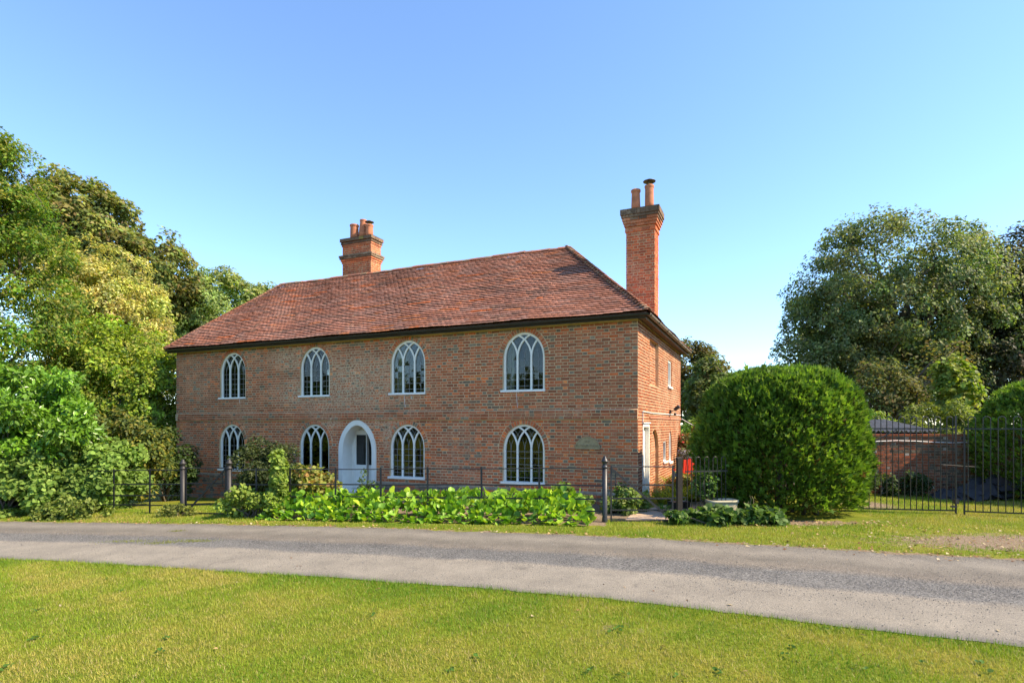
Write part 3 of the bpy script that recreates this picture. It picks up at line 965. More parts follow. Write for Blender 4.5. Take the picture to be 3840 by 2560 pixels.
def gothic_window(op, leaded=True, curtain=0, label=None):
    w = empty('window', parent=house)
    if label: w['label'] = label
    a, b_ = op.w / 2, op.zt - op.zs
    fw, mw = .062, .05
    Y0, Y1, YG = .045, .125, .088
    ol = op.outline(40, fw / 2)
    ol = [(x, z) for x, z in ol]
    ai, bi = a - fw / 2, b_ - fw / 2
    path = [(op.c + ai, op.z0)] + [(op.c + ai * math.cos(t_), op.zs + bi * math.sin(t_)) for t_ in np.linspace(0, math.pi, 41)] + [(op.c - ai, op.z0)]
    mb = MB(); sweep2d(mb, path, fw, Y0, Y1); mb.build('frame', M['white'], w)
    # reveal: brick side outside and plaster splay inside
    mb = MB()
    ro = [(op.c + a, op.z0)] + [(op.c + a * math.cos(t_), op.zs + b_ * math.sin(t_)) for t_ in np.linspace(0, math.pi, 41)] + [(op.c - a, op.z0)]
    for i in range(len(ro) - 1):
        (x0, z0), (x1, z1) = ro[i], ro[i + 1]
        sx0, sx1 = op.c + (x0 - op.c) * 1.12, op.c + (x1 - op.c) * 1.12
        mb.face([(x0, Y1 - .01, z0), (x1, Y1 - .01, z1), (sx1, WALL_T, z1), (sx0, WALL_T, z0)])
    mb.face([(op.c - a, Y1 - .01, op.z0), (op.c + a, Y1 - .01, op.z0), (op.c + a * 1.12, WALL_T, op.z0), (op.c - a * 1.12, WALL_T, op.z0)])
    mb.build('inner_reveal', M['plaster'], w)
    mb = MB()
    for i in range(len(ro) - 1):
        (x0, z0), (x1, z1) = ro[i], ro[i + 1]
        mb.face([(x0, -.003, z0), (x1, -.003, z1), (x1, Y0 + .02, z1), (x0, Y0 + .02, z0)])
    mb.build('outer_reveal', M['mortar'], w)
    # mullions with intersecting bars
    f_ = lambda x, z: ((x - op.c) / (ai + .01)) ** 2 + (max(0, z - op.zs) / (bi + .01)) ** 2 <= 1
    for sgn in (-1, 1):
        xm = op.c + sgn * a / 3
        mb = MB()
        sweep2d(mb, [(xm, op.z0 + .03), (xm, op.zs + .02)], mw, Y0 + .006, Y1 - .004)
        mb.build('mullion', M['white'], w)
        for dirn in (-1, 1):
            pth = []
            for t_ in np.linspace(0, math.pi / 2, 40):
                x = xm + dirn * ai * (1 - math.cos(t_)); z = op.zs + bi * math.sin(t_)
                if not f_(x, z):
                    break
                pth.append((x, z))
            if len(pth) > 2:
                mb = MB()
                dy = .002 if dirn > 0 else .0
                sweep2d(mb, pth, mw * .86, Y0 + .008 + dy, Y1 - .006 - dy)
                mb.build('tracery_bar', M['white'], w)
    # sill
    mb = MB()
    ex = .055
    mb.add([(op.c - a - ex, -.055, op.z0 - .005), (op.c + a + ex * .4, -.055, op.z0 - .005), (op.c + a + ex * .4, Y1, op.z0 - .005), (op.c - a - ex, Y1, op.z0 - .005),
            (op.c - a - ex, -.05, op.z0 + .05), (op.c + a + ex * .4, -.05, op.z0 + .05), (op.c + a + ex * .4, Y1, op.z0 + .068), (op.c - a - ex, Y1, op.z0 + .068)],
           [(0, 3, 2, 1), (4, 5, 6, 7), (0, 1, 5, 4), (1, 2, 6, 5), (2, 3, 7, 6), (3, 0, 4, 7)])
    mb.build('sill', M['white'], w)
    # lights: outlines as convex polygons
    z_b = op.z0 + .06
    def lancet(xc):
        pts = []
        hw = a / 3
        T = [t_ for t_ in np.linspace(0, math.acos(2 / 3), 9)]
        right = [(xc + hw - ai * (1 - math.cos(t_)), op.zs + bi * math.sin(t_)) for t_ in T]
        left = [(xc - hw + ai * (1 - math.cos(t_)), op.zs + bi * math.sin(t_)) for t_ in T]
        return [(xc - hw, z_b), (xc + hw, z_b)] + right + left[::-1][1:]
    rows = [op.zs - .055 - k * .172 for k in range(5)]
    rows = [r_ for r_ in rows if r_ > z_b + .07]
    lead = MB()
    for i, xc in enumerate((op.c - 2 * a / 3, op.c, op.c + 2 * a / 3)):
        poly = lancet(xc)
        if leaded:
            zs_ = [99.0] + rows + [-99.0]
            for zt_, zb_ in zip(zs_[:-1], zs_[1:]):
                strip = clip_poly(clip_poly(poly, 1, zt_, True), 1, zb_, False)
                for side in (0, 1):
                    cell = clip_poly(strip, 0, xc, side == 0) if len(strip) > 2 else []
                    pane_obj(cell, YG, w)
            hw = a / 3 - .02
            for r_ in rows:
                lead.bar((xc - hw, YG - .003, r_), (xc + hw, YG - .003, r_), .006, .011)
            lead.bar((xc, YG - .002, z_b), (xc, YG - .002, rows[0]), .006, .010)
            for sg in (-1, 1):
                pts = [(xc + sg * (.5 - .5 * math.cos(t_)) * 0 + sg * (hw * .72) * (1 - math.cos(t_)) * 1.0, rows[0] + .36 * math.sin(t_)) for t_ in np.linspace(0, 1.05, 7)]
                for p_, q_ in zip(pts[:-1], pts[1:]):
                    lead.bar((p_[0], YG - .002, p_[1]), (q_[0], YG - .002, q_[1]), .005, .009)
        else:
            pane_obj(poly, YG, w, .002)
    # the kites and the tip above the lancets
    zap = op.zs + bi * math.sin(math.acos(2 / 3))
    for sg in (-1, 1):
        T = np.linspace(0, math.acos(2 / 3), 7)
        k1 = [(op.c + sg * (a / 3 - ai * (1 - math.cos(t_))), op.zs + bi * math.sin(t_)) for t_ in T]           # towards the centre
        k2 = [(op.c + sg * (a / 3 + ai * (1 - math.cos(t_))), op.zs + bi * math.sin(t_)) for t_ in T]           # towards the frame
        topx = []
        for t_ in np.linspace(math.acos(2 / 3), math.acos(1 / 3), 6):
            topx.append((op.c + sg * ai * math.cos(t_), op.zs + bi * math.sin(t_)))
        inner = []
        for t_ in np.linspace(math.acos(2 / 3), math.acos(1 / 3), 6):
            inner.append((op.c - sg * (a / 3) * 1.0 + sg * ai * (1 - math.cos(t_)) * 1.0, op.zs + bi * math.sin(t_)))
        poly = k2 + topx[1:] + inner[::-1][1:] + k1[::-1][1:-1]
        if sg < 0: poly = poly[::-1]
        pane_obj(poly, YG, w)
        if leaded:
            for dx, lean in ((0, .32), (0, -.32)):
                cx, cz = op.c + sg * a / 3, op.zs + bi * .62
                lead.bar((cx - lean * .28, YG - .003, cz - .13), (cx + lean * .28, YG - .003, cz + .13), .005, .009)
    tip = [(op.c + ai * math.cos(t_), op.zs + bi * math.sin(t_)) for t_ in np.linspace(math.acos(1 / 3), math.pi - math.acos(1 / 3), 9)] + [(op.c, zap)]
    pane_obj(tip, YG, w)
    if leaded:
        lead.build('lead_cames', M['lead'], w)
    if curtain:
        mb = MB()
        x0, x1 = op.c - a * 1.02, op.c - a * 1.02 + curtain
        n = int(curtain / .03)
        ptsb = [(x0 + (x1 - x0) * i / n, .30 + .022 * math.sin(i * 1.7) + .01 * math.sin(i * .6)) for i in range(n + 1)]
        for (xa, ya), (xb, yb) in zip(ptsb[:-1], ptsb[1:]):
            mb.face([(xa, ya, op.z0 + .02), (xb, yb, op.z0 + .02), (xb, yb + .01, op.zt - .05), (xa, ya + .01, op.zt - .05)])
        mb.build('curtain', M['curtain'], w, smooth=True)
    return w

curt = [.82, .38, .34, .22, .2, 0, 0, 0]
for i, (op, up) in enumerate(wins):
    gothic_window(op, leaded=(i != 5), curtain=curt[i], label='unleaded window with plain dark glass' if i == 5 else None)
# wires hanging under two upper sills
for x0, l_ in ((-6.75, .36), (-6.52, .12), (-3.2, .40), (-13.4, .14)):
    mb = MB(); mb.tube([(x0, -.02, 2.84), (x0 + .01, -.02, 2.84 - l_ * .6), (x0 + .03, -.018, 2.84 - l_)], .006, 5)
    mb.build('overflow_wire', M['cable'], house)

# ---------------------------------------------------------------- front door in a white arched porch
dr = empty('front_door', parent=house)
op = door_op
a, b_ = op.w / 2, op.zt - op.zs
def door_curve(aa, bb, n=40):
    r_ = []
    for k in range(n + 1):
        th = math.pi * k / n
        ct, st = math.cos(th), math.sin(th)
        sg = 1 if ct >= 0 else -1
        r_.append((op.c + sg * aa * (abs(ct) * .86 + (1 - st ** 1.6) * .14), op.zs + bb * st))
    return r_
out_c = [(op.c + a, op.z0)] + door_curve(a, b_) + [(op.c - a, op.z0)]
ia, ib = a - .155, b_ - .155
in_c = [(op.c + ia, op.z0)] + door_curve(ia, ib) + [(op.c - ia, op.z0)]
mb = MB()
for i in range(len(out_c) - 1):
    (x0, z0), (x1, z1) = out_c[i], out_c[i + 1]; (u0, w0), (u1, w1) = in_c[i], in_c[i + 1]
    mb.face([(x0, -.035, z0), (u0, -.028, w0), (u1, -.028, w1), (x1, -.035, z1)])
    mb.face([(x0, .02, z0), (x0, -.035, z0), (x1, -.035, z1), (x1, .02, z1)])
    mb.face([(u0, -.028, w0), (u0, .0, w0), (u1, .0, w1), (u1, -.028, w1)])
mb.build('arch_surround', M['white'], dr)
mb = MB()
DY = .50
for i in range(len(in_c) - 1):
    (u0, w0), (u1, w1) = in_c[i], in_c[i + 1]
    mb.face([(u0, 0, w0), (u0, DY, w0), (u1, DY, w1), (u1, 0, w1)])
mb.build('porch_lining', M['white'], dr, smooth=False)
mb = MB()
mb.box(op.c - .75, op.c + .75, -.22, DY + .1, -.5, -.02)
mb.build('door_step', M['white'], dr)
# back of the porch with the door leaf
mb = MB()
poly = [(x, z) for x, z in in_c]
mb.face([(x, DY - .0, z) for x, z in poly[::-1]])
mb.build('door_surround', M['white'], dr)
lx0, lx1 = op.c - .50, op.c + .40
leaf = MB()
leaf.box(lx0 - .06, lx0, DY - .06, DY - .004, .0, 1.74); leaf.box(lx1, lx1 + .06, DY - .06, DY - .004, .0, 1.74); leaf.box(lx0 - .06, lx1 + .06, DY - .075, DY - .004, 1.741, 1.80)
leaf.build('door_frame', M['white'], dr)
leaf = MB()
z_g0, z_g1 = .74, 1.67
leaf.box(lx0, lx0 + .08, DY - .04, DY - .006, .0, 1.74); leaf.box(lx1 - .08, lx1, DY - .04, DY - .006, .0, 1.74)
leaf.box(lx0 + .08, lx1 - .08, DY - .04, DY - .006, .0, z_g0); leaf.box(lx0 + .08, lx1 - .08, DY - .04, DY - .006, z_g1, 1.74)
leaf.box((lx0 + lx1) / 2 + .01, (lx0 + lx1) / 2 + .05, DY - .042, DY - .006, z_g0, z_g1)
leaf.build('door_leaf', M['white'], dr)
M['darkglass'] = plain('dark_door_glass', (.02, .022, .02), .12, .2, 3.0, 0, 0)
for x0, x1 in ((lx0 + .08, (lx0 + lx1) / 2 + .01), ((lx0 + lx1) / 2 + .05, lx1 - .08)):
    mb = MB(); mb.box(x0, x1, DY - .022, DY - .012, z_g0, z_g1); mb.build('door_pane', M['darkglass'], dr)

# ---------------------------------------------------------------- side wall towards the sun
def sq(c, w, z0, z1):
    return Opening(c, w, z0, z1, z1)
side_door = sq(.99, .86, -.3, 2.02)
up_win = sq(5.05, .75, 3.20, 4.05)
lo_win = sq(4.05, .62, .86, 1.48)
lancet = Opening(5.15, .62, .78, 1.35, 1.80, 0, .35)
blind_lo = Opening(2.28, 1.24, -.2, 1.25, 1.86, 0)
blind_up = sq(2.22, 1.36, 3.06, 4.30)
side_ops = [side_door, up_win, lo_win, lancet, blind_lo, blind_up]
wall_side = wall_sheet('wall', 0, HD, Z0, EAVE, side_ops, PS, M['mortar'], house)
wall_side['label'] = 'sunlit side wall of orange-red bricks'
mb = MB()
sband = lambda a, z: 2.02 < z < 2.03
for b in lay_bricks(.0, HD, -.2, 4.56, side_ops, side_col, shift=.12):
    brick_into(mb, b, PS)
for o_, dp in ((blind_lo, .085), (blind_up, .085)):
    PR = lambda a, z, out, dp=dp: (out - dp, a, z)
    base = len(mb.V)
    inside = lambda a, z, o_=o_: (o_.half(z) is None) or abs(a - o_.c) > (o_.half(z) or 0) or z > o_.zt
    for b in lay_bricks(o_.c - o_.w / 2, o_.c + o_.w / 2, max(o_.z0, -.2), o_.zt, [], lambda a, z, h: pick(BRN + [(.36, .16, .10)]) if rnd.random() < .4 else side_col(a, z, h), skip=inside, shift=.05):
        brick_into(mb, b, PR)
    ol = o_.outline()
    jb = MB()
    jb.add([(-dp, x, z) for x, z in ol], [tuple(range(len(ol)))])
    for i in range(len(ol)):
        (x0, z0), (x1, z1) = ol[i], ol[(i + 1) % len(ol)]
        jb.face([(0.004, x0, z0), (0.004, x1, z1), (-dp, x1, z1), (-dp, x0, z0)], (.3, .13, .07))
    jb.build('recess', M['mortar'], wall_side)
mb.build('brickwork', M['brick'], wall_side, kind='stuff')
# storey band along the side
mb = MB()
mb.box(0.001, .024, 1.5, HD - .005, 2.155, 2.215)
mb.C = [(.40, .17, .10)] * len(mb.C)
mb.build('side_band', M['brick'], house)
# side door
sd = empty('side_door', parent=house)
sd['label'] = 'white panelled side door in sunlight'
d0, d1 = side_door.c - .43, side_door.c + .43
mb = MB()
mb.box(-.14, .02, d0, d0 + .07, -.05, 2.02); mb.box(-.14, .02, d1 - .07, d1, -.05, 2.02); mb.box(-.14, .021, d0 + .07, d1 - .07, 1.93, 2.02)
mb.box(.0, .05, d0 - .04, d1 + .05, 2.021, 2.05)
mb.build('door_frame', M['white'], sd)
mb = MB()
mb.box(-.125, -.09, d0 + .07, d1 - .07, 0, 1.93)
for z0, z1 in ((.12, .55), (.68, 1.12), (1.26, 1.80)):
    for y0, y1 in ((d0 + .13, side_door.c - .03), (side_door.c + .03, d1 - .13)):
        mb.box(-.09, -.082, y0, y1, z0, z1)
mb.build('door_leaf', M['white'], sd)
mb = MB(); mb.lathe([(.0, -.03), (.022, -.02), (.026, 0), (.02, .02), (.0, .03)], (-.06, d0 + .14, 1.02), 10); mb.build('door_knob', M['brass'], sd, True)
mb = MB(); mb.box(-.2, .12, d0 - .02, d1 + .02, -.25, -.02); mb.build('door_step', M['rubble'], sd)
# small side windows
def side_window(op, name, lights, label):
    w = empty('window', parent=house); w['label'] = label
    ol = op.outline(24)
    mb = MB()
    for i in range(len(ol)):
        (x0, z0), (x1, z1) = ol[i], ol[(i + 1) % len(ol)]
        mb.face([(.003, x0, z0), (.003, x1, z1), (-.2, x1, z1), (-.2, x0, z0)], (.30, .10, .05))
    mb.build('outer_reveal', M['brick'], w)
    cz = (op.z0 + op.zt) / 2
    ins = [(op.c + (x - op.c) * .84, cz + (z - cz) * .88) for x, z in ol]
    mb = MB()
    n = len(ol)
    for i in range(n):
        j = (i + 1) % n
        mb.face([(-.025, *ol[i]), (-.025, *ol[j]), (-.025, *ins[j]), (-.025, *ins[i])])
        mb.face([(-.025, *ins[i]), (-.025, *ins[j]), (-.12, *ins[j]), (-.12, *ins[i])])
    mb.build('frame', M['white'], w)
    for k in range(1, lights):
        y = op.c - op.w / 2 + op.w * k / lights
        mb = MB(); mb.box(-.12, -.022, y - .025, y + .025, op.z0 + .03, op.zt - .04); mb.build('mullion', M['white'], w)
    mb = MB(); mb.add([(-.09, x, z) for x, z in ins], [tuple(range(n))]); mb.build('pane', M['glass'], w)
    mb = MB(); mb.box(-.1, .05, op.c - op.w / 2 - .04, op.c + op.w / 2 + .04, op.z0 - .05, op.z0 + .01); mb.build('sill', M['white'], w)
side_window(up_win, 'up', 2, 'small white casement in the sunlit upper side wall')
side_window(lo_win, 'lo', 1, 'small square window beside the blind arch')
side_window(lancet, 'la', 2, 'pointed white window at the end of the side wall')

# back and far walls, floors: the shell that the rooms sit in
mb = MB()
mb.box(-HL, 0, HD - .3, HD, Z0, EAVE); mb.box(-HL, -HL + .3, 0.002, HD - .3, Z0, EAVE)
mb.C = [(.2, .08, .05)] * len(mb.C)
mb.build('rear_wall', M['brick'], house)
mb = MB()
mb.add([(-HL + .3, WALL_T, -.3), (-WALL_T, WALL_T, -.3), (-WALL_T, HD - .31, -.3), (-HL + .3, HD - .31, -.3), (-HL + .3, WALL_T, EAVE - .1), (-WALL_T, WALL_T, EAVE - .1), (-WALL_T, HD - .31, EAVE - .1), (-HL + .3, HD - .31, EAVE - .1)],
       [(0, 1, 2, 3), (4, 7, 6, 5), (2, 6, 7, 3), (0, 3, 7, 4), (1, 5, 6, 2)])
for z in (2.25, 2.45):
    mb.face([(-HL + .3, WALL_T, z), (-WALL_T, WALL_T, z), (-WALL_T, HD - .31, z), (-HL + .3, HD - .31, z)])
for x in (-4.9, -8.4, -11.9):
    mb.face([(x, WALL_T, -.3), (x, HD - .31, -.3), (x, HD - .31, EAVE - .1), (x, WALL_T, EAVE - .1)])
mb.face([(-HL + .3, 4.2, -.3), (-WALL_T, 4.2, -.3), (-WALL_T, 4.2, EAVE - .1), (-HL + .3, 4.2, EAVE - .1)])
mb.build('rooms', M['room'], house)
# inner skin of the front wall (so that the rooms are closed) with its openings
inner_ops = [Opening(o_.c, o_.w * 1.12, o_.z0, o_.zs, o_.zt) for o_ in openings[:-1]] + [Opening(door_op.c, 1.09, -.29, door_op.zs, door_op.zt - .155, 0, .14)]
wall_sheet('inner_wall', -HL + .3, -WALL_T, -.3, EAVE - .1, inner_ops, lambda a, z, o_: (a, WALL_T, z), M['plaster'], house)
wall_sheet('inner_wall', WALL_T, HD - .31, -.3, EAVE - .1, [up_win, lo_win, lancet], lambda a, z, o_: (-WALL_T, a, z), M['plaster'], house)

# ---------------------------------------------------------------- roof
roof = empty('roof', parent=house)
EZ, RZ, RS = 4.665, 7.72, 3.8
XE0, XE1 = -HL - .24, .30
RX0, RX1 = -15.37, -3.03
OV = .30
E_FL, E_FR, E_BR, E_BL = Vector((XE0, -OV, EZ)), Vector((XE1, -OV, EZ)), Vector((XE1, HD + OV, EZ)), Vector((XE0, HD + OV, EZ))
R_L, R_R = Vector((RX0, RS, RZ)), Vector((RX1, RS, RZ))
dz = Vector((0, 0, -.05))
mb = MB()
for f_ in ((E_FL, E_FR, R_R, R_L), (E_FR, E_BR, R_R), (E_BR, E_BL, R_L, R_R), (E_BL, E_FL, R_L)):
    mb.face([v + dz for v in f_], (.15, .07, .045))
mb.face([v + dz * 1.4 for v in (E_FL, E_BL, E_BR, E_FR)], (.05, .04, .03))
mb.build('roof_deck', M['tile'], roof)
def sag(x, t):
    """gentle unevenness of the old roof"""
    return .035 * math.sin(x * .62 + 1.2) * math.sin(math.pi * min(1, max(0, t)) * .9 + .2) + .014 * math.sin(x * 1.9 + t * 5)
TILE_W, GAUGE = .165, .124
def tile_mesh(col, wid=TILE_W):
    """cambered plain tile, x across, y up the slope (0 = lower edge), z out"""
    mb = MB()
    h = [0, .0025, .0]
    hw = wid / 2 - .0006
    tl, th = .235, .014
    top = []
    for yy, zz in ((0, .042), (tl, -.014)):
        for i, x in enumerate((-hw, 0, hw)):
            top.append((x, yy, zz + h[i]))
    bot = [(x, y, z - th) for x, y, z in top[:3]]
    mb.add(top + bot, [(0, 1, 4, 3), (1, 2, 5, 4), (6, 7, 1, 0), (7, 8, 2, 1), (6, 0, 3), (8, 5, 2)], col)
    return mb
TILE_PAL = [(0.360, 0.147, 0.092), (0.329, 0.138, 0.088), (0.382, 0.164, 0.106), (0.307, 0.131, 0.090), (0.403, 0.186, 0.130), (0.286, 0.133, 0.094), (0.360, 0.186, 0.139), (0.318, 0.164, 0.123)]
def tile_col(x, t):
    n_ = float(vnoise(x, t * 5, .5, 3))
    r = rnd.random()
    if r < .04: c_ = rnd.choice([(.46, .13, .05), (.43, .16, .075)])
    elif r < .10 + .15 * (n_ > .62): c_ = rnd.choice([(.22, .11, .08), (.24, .12, .085), (.20, .105, .078)])
    else: c_ = rnd.choice(TILE_PAL[:8])
    k = rnd.uniform(.9, 1.12)
    return tuple(v * k for v in c_)
def slope_tiles(p0, p1, q0, q1, keep_single, name):
    """lay tiles on the quad p0-p1 (eave) q0-q1 (top); returns list of (matrix, colour, width)"""
    xd = (p1 - p0).normalized()
    up = (q0 - p0); up = up - xd * up.dot(xd); H = up.length; sd_ = up.normalized()
    nn = xd.cross(sd_).normalized()
    if nn.z < 0: nn = -nn
    rows = int(H / GAUGE)
    out = []
    Le = (p1 - p0).length
    l0, l1 = (q0 - p0).dot(xd), (q1 - p0).dot(xd)
    for r in range(rows + 1):
        d = r * GAUGE - .01
        t = max(0, d / H)
        xa, xb = l0 * t, Le + (l1 - Le) * t
        off = (TILE_W / 2 if r % 2 else 0) + rnd.uniform(-.02, .02)
        i0 = int(math.floor((xa - off) / TILE_W)); i1 = int(math.ceil((xb - off) / TILE_W))
        run, run_c = 0, None
        for i in range(i0, i1 + 1):
            if run <= 0:
                run, run_c = rnd.randint(1, 5), tile_col(off + i * TILE_W, t)
            run -= 1
            c_ = off + (i + .5) * TILE_W
            lo, hi = max(c_ - TILE_W / 2, xa), min(c_ + TILE_W / 2, xb)
            if hi - lo < .03: continue
            cc = (lo + hi) / 2
            wx = p0.x + xd.x * cc + (p0.y if abs(xd.y) > .5 else 0)
            pos = p0 + xd * cc + sd_ * (d + rnd.uniform(-.009, .009)) + nn * (.012 + sag(cc, t) + rnd.uniform(-.002, .004))
            rot = Matrix(((xd.x, sd_.x, nn.x, 0), (xd.y, sd_.y, nn.y, 0), (xd.z, sd_.z, nn.z, 0), (0, 0, 0, 1)))
            mt = Matrix.Translation(pos) @ rot @ Matrix.Rotation(rnd.gauss(0, .008), 4, 'Z') @ Matrix.Rotation(rnd.gauss(0, .005), 4, 'Y') @ Matrix.Rotation(rnd.gauss(.0, .010), 4, 'X') @ Matrix.Diagonal(((hi - lo) / TILE_W, 1, 1, 1))
            kk = rnd.uniform(.93, 1.08)
            out.append((mt, tuple(v * kk for v in run_c), hi - lo))
    return out
front_t = slope_tiles(E_FL, E_FR, R_L, R_R, 300, 'f')
side_t = slope_tiles(E_FR, E_BR, R_R, R_R, 0, 's')
base = tile_mesh((.3, .1, .06))
BV = np.array(base.V)
full = [t_ for t_ in front_t if t_[2] > TILE_W * .95]
full.sort(key=lambda t_: -t_[0].translation.x + t_[0].translation.z * .6)
sing = full[:300]
sid = {id(t_) for t_ in sing}
mb = MB()
for t_ in front_t + side_t:
    if id(t_) in sid: continue
    A = np.array(t_[0])
    P_ = BV @ A[:3, :3].T + A[:3, 3]
    mb.add(P_.tolist(), base.F, t_[1])
mb.build('tiling', M['tile'], roof, kind='stuff')
tcols = [tile_col(rnd.uniform(0, 16), rnd.random()) for _ in range(26)]
tvar = [(c_, tile_mesh(c_).mesh('tile', M['tile'])) for c_ in tcols]
for t_ in sing:
    me = min(tvar, key=lambda v_: sum((x - y) ** 2 for x, y in zip(v_[0], t_[1])) * rnd.uniform(.4, 1.6))[1]
    link('tile', me, roof, t_[0])
# ridge tiles: half-round, bedded in mortar
def half_round(r, l_, n=7, spread=1.15, col=(.3, .1, .06), th=.016, taper=1.0):
    mb = MB()
    ring = []
    for yy, rr in ((0, r), (l_, r * taper)):
        for sgn, q in ((0, rr), (1, rr - th)):
            ring.append([(q * math.sin(-spread + 2 * spread * k / (n - 1)), yy, q * math.cos(-spread + 2 * spread * k / (n - 1)) - rr * math.cos(spread)) for k in range(n)])
    V = [v for rg in ring for v in rg]
    F = []
    for k in range(n - 1):
        F += [(k, k + 1, 2 * n + k + 1, 2 * n + k), (n + k, 3 * n + k, 3 * n + k + 1, n + k + 1), (k, n + k, n + k + 1, k + 1), (2 * n + k, 2 * n + k + 1, 3 * n + k + 1, 3 * n + k)]
    F += [(0, 2 * n, 3 * n, n), (n - 1, 2 * n - 1, 4 * n - 1, 3 * n - 1)]
    mb.add(V, F, col)
    return mb
rv_ = [half_round(.15, .30, 7, 1.1, c_).mesh('ridge_tile', M['tile'], False) for c_ in [(.30, .11, .065), (.36, .13, .07), (.25, .11, .075), (.24, .16, .10), (.28, .13, .085)]]
n = int((RX1 - RX0 + .1) / .295)
for i in range(n):
    x = RX0 - .08 + i * .295
    z = RZ - .015 + sag(x - XE0, .98) * .8
    link('ridge_tile', rnd.choice(rv_), roof, Matrix.Translation((x, RS, z + rnd.uniform(-.006, .006))) @ Matrix.Rotation(-math.pi / 2, 4, 'Z') @ Matrix.Rotation(rnd.gauss(0, .02), 4, 'X'))
# bonnet tiles down the hips
bv_ = [half_round(.135, .235, 6, 1.0, c_, .014, .72).mesh('bonnet_tile', M['tile'], True) for c_ in [(.38, .16, .09), (.36, .22, .14), (.42, .22, .14), (.28, .18, .12), (.33, .14, .085)]]
def hip(a_, b_, n_out, count):
    d = (b_ - a_); Lh = d.length; d.normalize()
    z_ = Vector(n_out).normalized(); z_ = (z_ - d * z_.dot(d)).normalized(); x_ = d.cross(z_)
    rot = Matrix(((x_.x, d.x, z_.x, 0), (x_.y, d.y, z_.y, 0), (x_.z, d.z, z_.z, 0), (0, 0, 0, 1)))
    for i in range(count):
        p_ = a_ + d * (Lh * (i + .1) / count)
        lift = sag((p_ - E_FL).x, i / count) * .6
        link('bonnet_tile', rnd.choice(bv_), roof, Matrix.Translation(p_ + z_ * (.035 + lift)) @ rot @ Matrix.Rotation(-.13 + rnd.gauss(0, .02), 4, 'X') @ Matrix.Rotation(rnd.gauss(0, .04), 4, 'Y'))
hip(E_FR + Vector((-.02, .02, 0)), R_R, (.7, -.7, 1.2), 40)
hip(E_FL + Vector((.02, .02, 0)), R_L, (-1, -.5, .8), 40)
hip(E_BR + Vector((-.02, -.02, 0)), R_R, (.7, .7, 1.2), 40)

# eaves: dark boards, soffit and gutters
mb = MB(); mb.box(XE0 + .05, XE1 - .05, -OV + .07, -OV + .095, EZ - .135, EZ - .03); mb.build('fascia', M['board'], roof)
mb = MB(); mb.box(XE0 + .05, XE1 - .05, -OV + .096, 0.02, EZ - .10, EZ - .08); mb.build('soffit', M['board'], roof)
mb = MB(); mb.box(XE1 - .095, XE1 - .07, -OV + .096, HD + OV - .1, EZ - .15, EZ - .04); mb.build('fascia', M['soffit'], roof)
mb = MB(); mb.box(-.02, XE1 - .096, 0.03, HD + OV - .1, EZ - .10, EZ - .082); mb.build('soffit', M['soffit'], roof)
def gutter(a_, b_, mat, name='gutter', r=.056, joints=()):
    a_, b_ = Vector(a_), Vector(b_)
    d = (b_ - a_).normalized(); x_ = d.cross(Vector((0, 0, 1))).normalized()
    mb = MB()
    n = 8
    for rr, flip in ((r, 0), (r - .005, 1)):
        V = []
        for q in (a_, b_):
            for k in range(n + 1):
                th = math.pi * k / n
                V.append(q + x_ * rr * math.cos(th) - Vector((0, 0, rr * math.sin(th))))
        mb.add(V, [((k, k + 1, n + 2 + k, n + 1 + k) if not flip else (k, n + 1 + k, n + 2 + k, k + 1)) for k in range(n)])
    o = mb.build(name, mat, roof, True)
    for t_ in joints:
        jb = MB()
        q = a_ + (b_ - a_) * t_
        V = []
        for e_ in (-.035, .035):
            for k in range(n + 1):
                th = math.pi * k / n
                V.append(q + d * e_ + x_ * (r + .008) * math.cos(th) - Vector((0, 0, (r + .008) * math.sin(th))))
        jb.add(V, [(k, k + 1, n + 2 + k, n + 1 + k) for k in range(n)])
        jb.build('gutter_joint', M['gutter'], o, True)
    return o
gutter((XE0 + .1, -OV + .005, EZ - .035), (XE1 + .02, -OV + .005, EZ - .045), M['gutter'], joints=(.12, .3, .52, .74, .93))
gutter((XE1 + .01, -OV - .03, EZ - .045), (XE1 + .01, HD + OV - .05, EZ - .035), M['gutter_old'], joints=(.02, .16, .33, .42, .58, .70, .82, .95))

